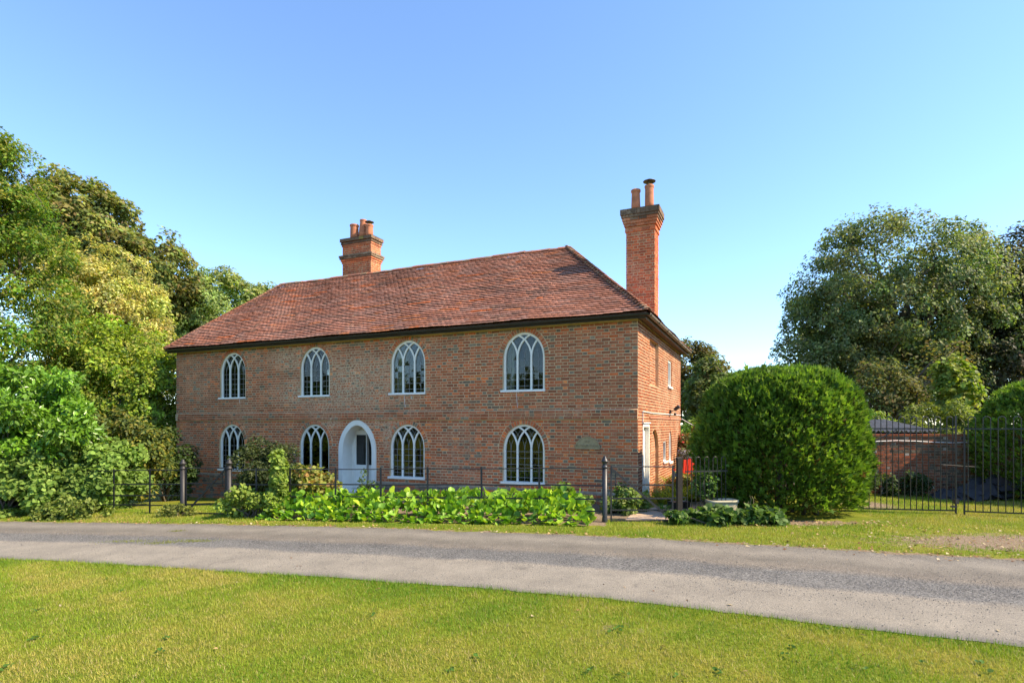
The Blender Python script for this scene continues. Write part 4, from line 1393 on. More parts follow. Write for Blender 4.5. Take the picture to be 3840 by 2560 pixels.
# ---------------------------------------------------------------- chimneys
def stack(name, x0, x1, y0, y1, z0, z1, steps, pots, label):
    st = empty(name, parent=house); st['label'] = label
    mb = MB(); mb.box(x0, x1, y0, y1, z0, z1 - .02); mb.build('stack_core', M['mortar'], st)
    mb = MB()
    faces_ = [(lambda a, z, o_: (a, y0 - o_, z), x0, x1), (lambda a, z, o_: (x1 + o_, a, z), y0, y1), (lambda a, z, o_: (x0 - o_, y0 + y1 - a, z), y0, y1), (lambda a, z, o_: (x0 + x1 - a, y1 + o_, z), x0, x1)]
    for P_, a0, a1 in faces_:
        for b in lay_bricks(a0, a1, z0, z1, [], chim_col, shift=rnd.uniform(0, .2), ch=.076, joint=.009):
            brick_into(mb, b, P_)
    for za, zb, pj, pal in steps:
        # oversailing course
        for P_, a0, a1 in faces_:
            Pq = lambda a, z, o_, P_=P_, pj=pj: P_(a, z, o_ + pj)
            a = a0 - pj - .006
            while a < a1 + pj - .02:
                w_ = .224 if rnd.random() < .7 else .108
                w_ = min(w_, a1 + pj + .006 - a)
                if w_ > .03:
                    brick_into(mb, dict(q=((a, za + .005), (a + w_, za + .005), (a + w_, zb - .004), (a, zb - .004)), pr=.008, col=pick(pal)), Pq)
                a += w_ + .012
        mb.box(x0 - pj, x1 + pj, y0 - pj, y1 + pj, za + .002, zb - .001, pick(pal))
    mb.build('stack_bricks', M['brick'], st, kind='stuff')
    pj = steps[-1][2]
    mb = MB()
    mb.add([(x0 - pj - .01, y0 - pj - .01, z1), (x1 + pj + .01, y0 - pj - .01, z1), (x1 + pj + .01, y1 + pj + .01, z1), (x0 - pj - .01, y1 + pj + .01, z1),
            (x0 + .08, y0 + .08, z1 + .055), (x1 - .08, y0 + .08, z1 + .055), (x1 - .08, y1 - .08, z1 + .055), (x0 + .08, y1 - .08, z1 + .055)],
           [(4, 5, 6, 7), (0, 1, 5, 4), (1, 2, 6, 5), (2, 3, 7, 6), (3, 0, 4, 7)])
    mb.build('flaunching', M['cap'], st)
    for (px, py, prof, cowl, lean) in pots:
        mb = MB(); mb.lathe(prof, (px, py, z1 + .03), 18); mb.build('chimney_pot', M['terracotta'], st, True)
        if cowl:
            top = prof[-1][1] if prof[-1][0] > .05 else max(z for _, z in prof)
            mb = MB()
            cz = z1 + .03 + top + cowl
            mb.lathe([(.0, -.012), (.175, -.022), (.18, -.008), (.10, .03), (0.0, .05)], (px, py, cz), 18)
            for k in range(3):
                th = 2.1 * k + .5
                mb.bar((px + .085 * math.cos(th), py + .085 * math.sin(th), z1 + .02 + top), (px + .09 * math.cos(th), py + .09 * math.sin(th), cz), .012, .012, up=(1, 0, 0))
            mb.build('cowl', M['cowl'], st, True)
def pot(r0, r1, h, lip):
    return [(r0, 0), (r0 * .97 + r1 * .03, h * .3), (r1, h - .10), (r1, h - .085), (r1 + lip, h - .06), (r1 + lip * 1.1, h - .02), (r1 + lip * .6, h), (r1 - .02, h), (r1 - .025, h - .05), (0.01, h - .06)]
DK = [(.15, .095, .06), (.13, .085, .055), (.18, .10, .06)]
stack('chimney', -.813, -.01, 2.37, 2.965, 4.45, 8.10,
      [(7.47, 7.58, .022, RED), (7.62, 7.70, .045, BRN), (7.70, 7.78, .07, BRN), (7.78, 7.86, .095, BRN + DK), (7.86, 7.935, .118, DK), (7.935, 8.10, .14, DK)],
      [(-.60, 2.66, pot(.130, .118, .64, .02), 0, 0), (-.22, 2.70, pot(.128, .122, .72, .014), .13, 0)], 'tall slender brick stack at the gable with two pots')
stack('chimney', -12.60, -11.21, 4.2, 4.82, 7.0, 9.36,
      [(8.38, 8.46, .02, RED), (8.46, 8.54, .05, RED), (8.54, 8.615, .085, DK + GRY), (8.615, 8.69, .105, DK + GRY), (9.05, 9.13, .02, BRN), (9.13, 9.21, .045, DK), (9.23, 9.36, .075, DK + [(.25, .19, .06)])],
      [(-12.22, 4.45, pot(.165, .16, .58, .022), 0, 0), (-11.86, 4.55, pot(.18, .125, .76, .012), 0, 0), (-11.52, 4.5, pot(.15, .14, .50, .02), .12, 0)], 'broad brick stack on the ridge with three terracotta pots')

# ---------------------------------------------------------------- small things fixed to the side wall
mb = MB()
mb.tube([(.02, .52, 2.06), (.02, .52, 2.32), (.02, 2.0, 2.30), (.02, HD - .05, 2.33)], .012, 5)
mb.build('conduit', M['cable'], house)
HM = Matrix.Translation((3.055, 13.87, 0)) @ Matrix.Rotation(HROT, 4, 'Z')
fl = empty('floodlight', HM @ Vector((.012, 5.0, 2.40)), HROT, 'black outdoor floodlight with sensor on the sunlit side wall', 'lamp')
mb = MB(); mb.box(0, .04, -.05, .05, -.06, .06); mb.bar((.03, 0, 0), (.16, 0, .07), .02, .02); mb.build('bracket', M['blackplastic'], fl)
mb = MB(); mb.box(-.09, .09, -.11, .11, -.045, .045, mtx=Matrix.Translation((.22, 0, .12)) @ Matrix.Rotation(R(-40), 4, 'Y')); mb.build('lamp_head', M['blackplastic'], fl)
mb = MB(); mb.lathe([(0, -.04), (.035, -.03), (.045, .02), (0, .04)], (.16, .02, -.07), 10); mb.build('sensor', M['blackplastic'], fl, True)

# name plaque by the corner
pq = empty('name_plaque', HM @ Vector((-1.255, -.022, 1.375)), HROT, 'half-round carved stone plaque with the house name on the brick wall', 'plaque')
mb = MB()
rx_, rz_ = .325, .315
arc = [(rx_ * math.cos(t_), rz_ * math.sin(t_)) for t_ in np.linspace(0, math.pi, 30)]
for (s0, y0, y1) in ((1.0, -.02, .03),):
    n_ = len(arc)
    V = [(x, y0, z) for x, z in arc] + [(x, y1, z) for x, z in arc]
    mb.add(V, [tuple(range(n_))[::-1]] + [(i, (i + 1) % n_, n_ + (i + 1) % n_, n_ + i) for i in range(n_)])
mb.build('slab', M['stone'], pq)
mb = MB()
rim = [(x * .965, z * .965) for x, z in arc]
sweep2d(mb, rim, .022, -.034, -.018)
sweep2d(mb, [(-rx_, .012), (rx_, .012)], .022, -.034, -.018)
mb.build('rim', M['stone'], pq)
for txt, sz, z in (('THE', .088, .165), ('DOWER HOUSE', .094, .052)):
    cu = bpy.data.curves.new('lettering', 'FONT')
    cu.body = txt; cu.size = sz; cu.align_x = 'CENTER'; cu.extrude = .006; cu.resolution_u = 3
    tmp = bpy.data.objects.new('tmp_text', cu)
    COL.objects.link(tmp)
    bpy.context.view_layer.update()
    dg = bpy.context.evaluated_depsgraph_get()
    me = bpy.data.meshes.new_from_object(tmp.evaluated_get(dg))
    bpy.data.objects.remove(tmp)
    me.materials.clear(); me.materials.append(M['stone'])
    xr_ = max(v.co.x for v in me.vertices) - min(v.co.x for v in me.vertices)
    sx = min(1.0, .54 / xr_)
    link('lettering', me, pq, Matrix.Translation((0, -.024, z)) @ Matrix.Rotation(math.pi / 2, 4, 'X') @ Matrix.Diagonal((sx, 1, 1, 1)))
# ================================================================ fences, gates, railings
FD = Vector((-0.9729, 0.2313, 0)).normalized()       # along the fence, away from the wicket gate
def fpt(t, z=0.0):
    """point t metres along the fence from the wicket post; z above the ground there"""
    x, y = 1.9 + FD.x * t, 11.7 + FD.y * t
    return Vector((x, y, gz(x, y) + z))
RAILS = (1.085, .735, .455, .215, -.02)

def gate_post(loc, label, mat, r=.052, h=1.15):
    o = empty('gate_post', loc, 0, label, 'post')
    mb = MB()
    mb.lathe([(r * 1.12, -.3), (r * 1.12, .06), (r, .10), (r, h - .05)], (0, 0, 0), 14)
    mb.build('shaft', mat, o, True)
    mb = MB()
    k = r / .052
    mb.lathe([(.05 * k, h - .05), (.062 * k, h - .045), (.064 * k, h - .02), (.052 * k, h - .005), (.044 * k, h + .02), (.046 * k, h + .05), (.06 * k, h + .075), (.074 * k, h + .09), (.074 * k, h + .10), (.06 * k, h + .108),
              (.055 * k, h + .125), (.045 * k, h + .145), (.036 * k, h + .155), (.034 * k, h + .165), (.03 * k, h + .185), (.016 * k, h + .198), (.002, h + .203)], (0, 0, 0), 16)
    mb.build('finial', mat, o, True)
    return o
TL1, TL2 = 10.29, 8.96
gate_post(fpt(0), 'black cast-iron gate post beside the leafy bed near the side door', M['iron'])
gate_post(fpt(TL1), 'worn iron post hinging the field gate, next to the tall shrubs', M['iron_worn'], .06)
gate_post(fpt(TL2), 'worn iron post at the latch of the field gate, in front of a window', M['iron_worn'], .06)

def estate_fence(t0, t1, posts, label, mat):
    o = empty('estate_fence', fpt((t0 + t1) / 2), 0, label, 'fence')
    inv = Matrix.Translation(-o.location)
    for k, h in enumerate(RAILS):
        mb = MB()
        n = max(2, int(abs(t1 - t0) / .8))
        path = [inv @ fpt(t0 + (t1 - t0) * i / n, h + .006 * math.sin(i * 1.7 + k)) for i in range(n + 1)]
        if k == 0:
            mb.tube(path, .0115, 7)
        else:
            for p_, q_ in zip(path[:-1], path[1:]):
                mb.bar(p_, q_, .010, .030)
        mb.build('rail', mat, o)
    for t in posts:
        mb = MB()
        lean = rnd.uniform(-.012, .012)
        mb.bar(inv @ fpt(t, -.25), inv @ (fpt(t, 1.125) + FD * lean), .014, .042, up=FD)
        mb.build('post', mat, o)
    return o
estate_fence(.03, TL2 - .06, [1.36, 2.62, 3.86, 4.98, 6.12, 7.3, 8.2], 'low black bar fence running behind the bed of large round leaves', M['iron'])
estate_fence(TL1 + .06, 15.6, [11.28, 12.38, 13.3, 14.4, 15.5], 'low iron bar fence half swallowed by the tall green shrubs', M['iron_worn'])

def field_gate(a_, b_, label, mat, hinge_first=True, flip=False, heights=(1.10, .73, .455, .215, .0)):
    """five-bar metal gate between two points"""
    a_, b_ = Vector(a_), Vector(b_)
    o = empty('bar_gate', (a_ + b_) / 2, 0, label, 'gate')
    inv = Matrix.Translation(-o.location)
    d = (b_ - a_).normalized()
    up = Vector((0, 0, 1))
    for k, h in enumerate(heights):
        mb = MB()
        p_, q_ = inv @ (a_ + up * (h + .03)), inv @ (b_ + up * (h + .03))
        if k == 0: mb.tube([p_, (p_ + q_) / 2 + up * .004, q_], .0125, 7)
        else: mb.bar(p_, q_, .010, .031)
        mb.build('rail', mat, o)
    for p_ in (a_, b_):
        mb = MB(); mb.bar(inv @ (p_ + up * .0), inv @ (p_ + up * (heights[0] + .06)), .012, .032, up=d); mb.build('stile', mat, o)
    off = d.cross(up) * .014
    mb = MB()
    lo, hi = (b_, a_) if not flip else (a_, b_)
    mb.bar(inv @ (lo + up * .03 + off), inv @ (hi + up * (heights[0] + .0) + off), .012, .045)
    mb.build('brace', mat, o)
    # latch
    s_ = a_ if not flip else b_
    dd = d if not flip else -d
    mb = MB()
    mb.bar(inv @ (s_ + dd * .09 + up * .70), inv @ (s_ + dd * .09 + up * 1.0), .010, .022, up=d)
    mb.bar(inv @ (s_ - dd * .09 + up * .80), inv @ (s_ + dd * .10 + up * .80), .014, .022)
    mb.build('latch', mat, o)
    return o
field_gate(fpt(TL1 - .10), fpt(TL2 + .10), 'narrow iron bar gate between the two worn posts, opening to the lawn', M['iron_worn'], flip=True)
field_gate((2.03, 11.70, .0), (3.29, 11.70, .0), 'black iron wicket gate across the concrete path to the side door', M['iron'])

# timber post and the bow-topped rails beside the wicket gate
tp = empty('timber_post', (3.44, 11.75, 0), .12, 'square dark wooden post at the latch side of the wicket gate', 'post')
mb = MB()
mb.add([(-.05, -.05, -.3), (.05, -.05, -.3), (.05, .05, -.3), (-.05, .05, -.3), (-.05, -.05, 1.30), (.05, -.05, 1.31), (.05, .05, 1.33), (-.05, .05, 1.32)], [(4, 5, 6, 7), (0, 1, 5, 4), (1, 2, 6, 5), (2, 3, 7, 6), (3, 0, 4, 7)])
mb.build('shaft', M['timber'], tp)
mb = MB(); mb.box(-.12, -.05, -.03, .0, .93, 1.0); mb.box(-.13, -.11, -.035, .01, .90, 1.05); mb.build('catch', M['iron'], tp)

def bow_fence(a_, b_, n_hoops, top, rail_z, bot, label, name, extras=None, gap_ratio=.5, rb=.0085, cat='railings'):
    """railing of hoops: each hoop joins two neighbouring bars with a round top; further straight hoop pairs follow"""
    a_, b_ = Vector(a_), Vector(b_)
    o = empty(name, (a_ + b_) / 2, 0, label, cat)
    inv = Matrix.Translation(-o.location)
    d = (b_ - a_); Lh = d.length; d.normalize()
    up = Vector((0, 0, 1))
    pitch = Lh / n_hoops
    w = pitch * gap_ratio
    for i in range(n_hoops):
        c_ = a_ + d * (pitch * (i + .5))
        l_, r_ = c_ - d * w / 2, c_ + d * w / 2
        path = [l_ + up * bot, l_ + up * (top - w / 2)] + [c_ + d * (w / 2 * -math.cos(t_)) + up * (top - w / 2 + w / 2 * math.sin(t_)) for t_ in np.linspace(.35, math.pi - .35, 7)] + [r_ + up * (top - w / 2), r_ + up * bot]
        mb = MB(); mb.tube([inv @ p_ for p_ in path], rb, 6); mb.build('hoop', M['railing'], o)
    for z_ in (rail_z, bot + .01):
        mb = MB(); mb.bar(inv @ (a_ + up * z_), inv @ (b_ + up * z_), .010, .030); mb.build('rail', M['railing'], o)
    return o, inv, d
bow_fence((3.58, 11.82, 0), (4.55, 12.05, 0), 5, 1.32, 1.02, .06, 'low bow-topped iron railing between wooden post and clipped conifer', 'bow_railing', gap_ratio=.5)

# tall pair of bow-topped drive gates
def drive_gate(a_, b_, n, label, brace, post_first):
    top, rail, bot = 2.17, 1.90, .07
    o, inv, d = bow_fence(a_, b_, n, top, rail, bot, label, 'drive_gate', gap_ratio=.5, rb=.0095, cat='gate')
    up = Vector((0, 0, 1))
    a_, b_ = Vector(a_), Vector(b_)
    for p_, h in ((a_, 2.0), (b_, 2.2)) if not post_first else ((a_, 1.88), (b_, 2.0)):
        mb = MB(); mb.bar(inv @ (p_ + up * .0), inv @ (p_ + up * h), .028, .028, up=d); mb.build('stile', M['railing'], o)
    if brace:
        off = d.cross(up) * .02
        mb = MB(); mb.bar(inv @ (a_ + up * .75 + off), inv @ (a_ + d * ((b_ - a_).length * .62) + up * 1.88 + off), .010, .022); mb.build('brace', M['railing'], o)
        mb = MB(); mb.tube([inv @ (b_ - d * .30 + up * 1.1 + off), inv @ (b_ + d * .36 + up * 1.06 + off)], .008, 6); mb.build('bolt', M['zinc'], o)
        mb = MB(); mb.box(-.03, .05, -.03, .03, -.05, .05, mtx=inv @ Matrix.Translation(b_ + up * .28)); mb.box(-.11, .02, -.02, .02, -.02, .02, mtx=inv @ Matrix.Translation(b_ + up * .17)); mb.build('lock', M['iron'], o)
    return o
GA, GB, GC = (6.75, 13.25, 0), (9.88, 12.72, 0), (12.9, 11.75, 0)
drive_gate(GA, GB, 13, 'tall bow-topped drive gate leaf beside the round conifer', True, False)
drive_gate((9.99, 12.62, 0), GC, 11, 'tall bow-topped drive gate leaf in front of the conifer hedge', False, True)

# ---------------------------------------------------------------- garden wall behind the drive gates
gw = empty('garden_wall', (9.5, 16.6, 0), R(-4), 'low old red brick garden wall in shade behind the drive gates', 'wall')
GW0, GW1, GWH = -2.2, 6.8, 1.66
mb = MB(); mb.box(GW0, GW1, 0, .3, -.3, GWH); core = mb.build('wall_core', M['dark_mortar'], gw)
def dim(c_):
    return tuple(v * .58 for v in c_)          # the wall's shade is put into the brick colours
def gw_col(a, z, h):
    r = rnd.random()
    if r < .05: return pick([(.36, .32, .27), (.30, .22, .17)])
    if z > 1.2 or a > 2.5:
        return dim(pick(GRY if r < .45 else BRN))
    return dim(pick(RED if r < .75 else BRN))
PW = lambda a, z, out: (a, -out, z)
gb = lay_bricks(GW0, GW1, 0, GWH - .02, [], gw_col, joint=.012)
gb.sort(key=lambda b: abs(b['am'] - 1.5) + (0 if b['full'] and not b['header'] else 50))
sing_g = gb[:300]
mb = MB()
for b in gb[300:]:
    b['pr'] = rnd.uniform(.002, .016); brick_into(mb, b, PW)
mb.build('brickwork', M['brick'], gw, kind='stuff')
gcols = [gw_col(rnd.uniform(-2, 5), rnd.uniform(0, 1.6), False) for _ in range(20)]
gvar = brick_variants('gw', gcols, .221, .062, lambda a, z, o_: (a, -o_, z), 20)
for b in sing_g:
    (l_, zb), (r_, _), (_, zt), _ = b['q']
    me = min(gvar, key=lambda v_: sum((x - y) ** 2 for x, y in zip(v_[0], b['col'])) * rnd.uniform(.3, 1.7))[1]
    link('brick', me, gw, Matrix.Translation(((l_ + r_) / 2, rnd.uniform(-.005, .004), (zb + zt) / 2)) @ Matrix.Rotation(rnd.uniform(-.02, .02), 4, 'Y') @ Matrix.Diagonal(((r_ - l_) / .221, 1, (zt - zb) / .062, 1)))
x_ = GW0
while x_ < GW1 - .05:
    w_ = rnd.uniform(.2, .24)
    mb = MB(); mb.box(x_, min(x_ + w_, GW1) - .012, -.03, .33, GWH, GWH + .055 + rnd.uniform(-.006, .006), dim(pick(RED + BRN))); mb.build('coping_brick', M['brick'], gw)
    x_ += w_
mb = MB(); mb.tube([(GW0 + .3 + i * .5, -.03, 1.50 + .03 * math.sin(i * 1.1) - (.06 if i < 2 else 0)) for i in range(14)], .012, 5)
o = mb.build('loose_cable', M['cable'], gw)

# lean-to with a corrugated roof behind the wall
sh = empty('lean_to', (10.2, 17.6, 0), R(-4), 'small shed with a grey corrugated roof behind the brick garden wall', 'shed')
mb = MB()
n, xw0, xw1 = 60, -1.9, 2.1
pts0, pts1 = [], []
for i in range(n * 2 + 1):
    x = xw0 + (xw1 - xw0) * i / (2 * n)
    z = .032 * math.sin(i * math.pi / 2)
    pts0.append((x + .45, -.35, 1.80 + z)); pts1.append((x - .35, .85, 2.14 + z))
k = len(pts0)
mb.add(pts0 + pts1 + [(x, y, z - .012) for x, y, z in pts0], [(i, i + 1, k + i + 1, k + i) for i in range(k - 1)] + [(2 * k + i, 2 * k + i + 1, i + 1, i) for i in range(k - 1)])
mb.build('corrugated_roof', M['sheet'], sh)
mb = MB(); mb.box(xw0 + .4, xw1 + .35, -.2, .7, -.1, 1.76); mb.build('boarding', M['board'], sh)

# heap of old slates and roofing felt
hp = empty('slate_heap', (12.75, 15.3, 0), 0, 'dark heap of stacked old slates against the garden wall', 'rubble heap')
for i in range(46):
    t_ = rnd.random(); x = rnd.uniform(-1.1, 1.5); hgt = (1 - abs(x - .6) / 1.8) * .6
    w_, d_ = rnd.uniform(.3, .6), rnd.uniform(.25, .5)
    mb = MB(); mb.box(-w_ / 2, w_ / 2, -d_ / 2, d_ / 2, -.008, .008)
    o = mb.build('slate', M['slate'], hp)
    o.location = (x, rnd.uniform(-.4, .5), max(.03, hgt * rnd.random()))
    o.rotation_euler = (rnd.gauss(.45, .25), rnd.gauss(-.3, .2), rnd.uniform(-.6, .6))
for (x, y, z, a_, lab) in ((9.85, 16.1, .33, .3, 'pale broken stone block leaning in weeds before the garden wall'), (9.6, 16.25, .48, .7, 'smaller pale stone lying higher in weeds before the garden wall')):
    mb = MB()
    mb.add([(-.2, -.1, -.08), (.2, -.12, -.07), (.19, .1, -.08), (-.18, .11, -.06), (-.17, -.09, .07), (.16, -.1, .09), (.17, .08, .06), (-.16, .09, .08)], [(0, 3, 2, 1), (4, 5, 6, 7), (0, 1, 5, 4), (1, 2, 6, 5), (2, 3, 7, 6), (3, 0, 4, 7)])
    o = prop(mb.build('stone_block', M['rubble']), lab, 'stone')
    o.location = (x, y, z); o.rotation_euler = (.2, .15, a_)

# cream planter in front of the clipped conifer
pl = empty('planter', (4.38, 11.95, 0), .1, 'cream plastic planter trough in shade at the foot of the conifer', 'planter')
mb = MB()
prof = [(.26, 0), (.285, .06), (.30, .36), (.30, .37), (.325, .37), (.325, .43), (.295, .43), (.285, .36)]
b0 = len(mb.V)
def rrect(r):
    q = []
    for k in range(24):
        th = 2 * math.pi * k / 24
        c_, s_ = math.cos(th), math.sin(th)
        q.append((math.copysign(abs(c_) ** .45, c_) * r, math.copysign(abs(s_) ** .45, s_) * r * .62))
    return q
for r_, z_ in prof:
    mb.V += [(x, y, z_) for x, y in rrect(r_)]
for i in range(len(prof) - 1):
    for k in range(24):
        k2 = (k + 1) % 24
        mb.F.append((i * 24 + k, i * 24 + k2, (i + 1) * 24 + k2, (i + 1) * 24 + k)); mb.C.append((.5,) * 3)
mb.build('trough', M['cream'], pl, True)
mb = MB(); mb.face([(x * .95, y * .95, .38) for x, y in rrect(.29)]); mb.build('soil', M['timber'], pl)

# boot scraper box by the side door
bs = empty('boot_scraper', (3.92, 13.45, .03), R(20), 'black boot scraper box with a handle beside the side door', 'boot scraper')
mb = MB(); mb.box(-.22, .22, -.13, .13, 0, .16); mb.build('box', M['blackplastic'], bs)
mb = MB(); mb.tube([(-.2, 0, .16), (-.2, 0, .24), (.2, 0, .24), (.2, 0, .16)], .012, 6); mb.build('handle', M['lead'], bs)
# red garden chair far behind the railing
def red_chair(loc, rz, label):
    o = empty('garden_chair', loc, rz, label, 'chair', 'red chairs by the side of the house')
    for x in (-.22, .22):
        for y, h in ((-.2, .45), (.2, .95)):
            mb = MB(); mb.bar((x, y, 0), (x * 1.02, y + (.08 if h > .5 else 0), h), .035, .035, up=(0, 1, 0)); mb.build('leg', M['red'], o)
        mb = MB(); mb.bar((x, -.22, .64), (x, .25, .66), .05, .025); mb.build('arm', M['red'], o)
        mb = MB(); mb.bar((x, -.2, .44), (x, -.2, .64), .03, .03, up=(0, 1, 0)); mb.build('arm_post', M['red'], o)
    for k in range(5):
        mb = MB(); mb.box(-.24, .24, -.22 + k * .09, -.145 + k * .09, .43, .452); mb.build('seat_slat', M['red'], o)
        mb = MB(); x = -.2 + k * .1; mb.bar((x, .2, .48), (x, .28, .95), .075, .018, up=(0, 1, 0)); mb.build('back_slat', M['red'], o)
    return o
red_chair((5.2, 17.2, .0), R(200), 'bright red slatted garden chair nearest the wooden post')
red_chair((5.75, 17.6, .0), R(150), 'bright red slatted garden chair half behind the clipped conifer')
# table with a pot of lavender beyond
# washing line from the house corner
hc = HM @ Vector((.05, HD - .05, 2.2))
mb = MB()
e_ = Vector((7.6, 20.2, 2.0))
pts = [hc.lerp(e_, i / 10) - Vector((0, 0, .25 * math.sin(math.pi * i / 10))) for i in range(11)]
base_l = pts[0].copy()
mb.tube([p_ - base_l for p_ in pts], .012, 5)
o = mb.build('washing_line', M['cable']); o.location = base_l
prop(o, 'thin white line strung from the far house corner past the conifer', 'line')
# ================================================================ trees and plants
def jit_cols(pal, n, lo=.7, hi=1.3, w=None):
    pal = np.array(pal, float)
    return pal[nr.choice(len(pal), n, p=w)] * nr.uniform(lo, hi, (n, 1))

def clump_points(centers, radii, n, shell=.55, weights=None):
    """leaf positions over many small ellipsoid clumps, with outward directions"""
    k = len(centers)
    w = (radii.prod(1) ** (2 / 3)) if weights is None else weights
    idx = nr.choice(k, n, p=w / w.sum())
    d = unit(nr.normal(0, 1, (n, 3)))
    r = (shell + (1 - shell) * nr.random(n) ** .5)[:, None] * np.where(nr.random((n, 1)) < .25, nr.random((n, 1)) ** .5, 1)
    return centers[idx] + d * r * radii[idx], d, idx

def make_clumps(c, rad, n, cr, inner=.25, flat=.8, low=-.55):
    """clump centres spread over an ellipsoid crown"""
    out = []
    c = np.array(c); rad = np.array(rad)
    while len(out) < n:
        d = nr.normal(0, 1, 3); d /= np.linalg.norm(d)
        if d[2] < low: continue
        r = nr.uniform(.72, .98) if nr.random() > inner else nr.uniform(.25, .7)
        bumpy = 1 + .16 * math.sin(d[0] * 5 + c[0]) * math.sin(d[2] * 6 + c[1]) + nr.normal(0, .05)
        out.append(c + d * rad * r * bumpy)
    out = np.array(out)
    s = cr * nr.uniform(.65, 1.35, (n, 1)) * np.array([[1, 1, flat]])
    return out, s

def crown_fill(crowns, n, cr, low):
    """leaves spread over the outer crown in ragged drifts, leaving gaps"""
    w = np.array([c_[2] for c_ in crowns]); w = w / w.sum()
    ci = nr.choice(len(crowns), n * 4, p=w)
    C0 = np.array([c_[0] for c_ in crowns])[ci]; R0 = np.array([c_[1] for c_ in crowns])[ci]
    d = unit(nr.normal(0, 1, (n * 4, 3)))
    r = 1.04 - np.abs(nr.normal(0, .17, n * 4))
    r = r * (1 + .13 * np.sin(d[:, 0] * 5 + C0[:, 0]) * np.sin(d[:, 2] * 6 + C0[:, 1]) + .06 * np.sin(d[:, 0] * 13 + d[:, 2] * 17))
    p_ = C0 + d * R0 * r[:, None]
    f = 1.9 / cr
    nz = np.sin(p_[:, 0] * f + 1.3 * np.sin(p_[:, 2] * f * .8)) + np.sin(p_[:, 1] * f * .9 + 1.7) * .7 + np.sin(p_[:, 2] * f * 1.2 + p_[:, 0] * f * .5) + .6 * np.sin((p_[:, 0] + p_[:, 1] - p_[:, 2]) * f * 2.3)
    k = (nz > .3) & (d[:, 2] > low)
    p_, d = p_[k][:n], d[k][:n]
    cell = (np.floor(p_[:, 0] / cr) * 7 + np.floor(p_[:, 1] / cr) * 13 + np.floor(p_[:, 2] / cr) * 29).astype(int)
    return p_, d, np.abs(cell)

def limb(mb, a_, b_, r0, r1, wob=.08, n=6, sides=6):
    a_, b_ = Vector(a_), Vector(b_)
    Lm = (b_ - a_).length
    pts = [a_]
    for i in range(1, n):
        t_ = i / n
        p_ = a_.lerp(b_, t_) + Vector((rnd.gauss(0, wob * Lm), rnd.gauss(0, wob * Lm), rnd.gauss(0, wob * Lm * .5) + .10 * Lm * math.sin(math.pi * t_)))
        pts.append(p_)
    pts.append(b_)
    mb.tube(pts, [r0 + (r1 - r0) * i / n for i in range(n + 1)], sides)
    return pts

def tree(name, label, base, crowns, leaves, size, pal, mat='leaf', trunk_r=.25, clumps=60, cr=.9, droop=.2, group=None, shell=.5, leaf=LEAF, width=1.0, low=-.55, limbs=22, flat=.8, cat='tree', lean=(0, 0), trunk_h=None, outn=.8, fill=.45):
    x, y = base[:2]
    z = gz(x, y) if len(base) < 3 else base[2]
    o = empty(name, (x, y, z), 0, label, cat, group)
    org = np.array([x, y, z])
    C_, S_ = [], []
    tot = sum(c_[2] for c_ in crowns)
    for cc, rad, wgt in crowns:
        a_, b_ = make_clumps(np.array(cc) - org, rad, max(4, int(clumps * wgt / tot)), cr, flat=flat, low=low)
        C_.append(a_); S_.append(b_)
    C_ = np.concatenate(C_); S_ = np.concatenate(S_)
    nf = int(leaves * fill)
    p_, d, idx = clump_points(C_, S_, leaves - nf, shell)
    fp, fd, fi = crown_fill([(np.array(cc) - org, np.array(rad), wgt) for cc, rad, wgt in crowns], nf, cr, low)
    p_ = np.concatenate([p_, fp]); d = np.concatenate([d, fd]); idx = np.concatenate([idx, fi % len(C_)])
    leaves = len(p_)
    nrm = d * outn + np.array([0, 0, .55]) + nr.normal(0, .45, d.shape)
    td = np.cross(nrm, nr.normal(0, 1, d.shape)); td = unit(td) + d * .3 + np.array([0, 0, -droop])
    tint = (nr.uniform(.72, 1.3, (len(C_), 1)) * nr.uniform(.88, 1.12, (len(C_), 3)))[idx]
    col = jit_cols(pal, leaves) * tint
    me = scatter_mesh('crown', M[mat], leaf[0], leaf[1], p_, td, nrm, size * nr.uniform(.6, 1.35, leaves), col, width)
    link('crown', me, o)
    mb = MB()
    top = np.array(crowns[0][0]) - org
    th = trunk_h or max(.4, top[2] * .75)
    tip = Vector((top[0] * .5 + lean[0], top[1] * .5 + lean[1], th))
    pts = limb(mb, (0, 0, -.2), tip, trunk_r, trunk_r * .55, .02, 7, 9)
    sel = nr.permutation(len(C_))[:limbs]
    for i in sel:
        s_ = pts[int(nr.integers(2, len(pts)))]
        limb(mb, s_, C_[i], trunk_r * .34, .02, .06, 5, 5)
    mb.build('trunk', M['bark'], o, True)
    return o

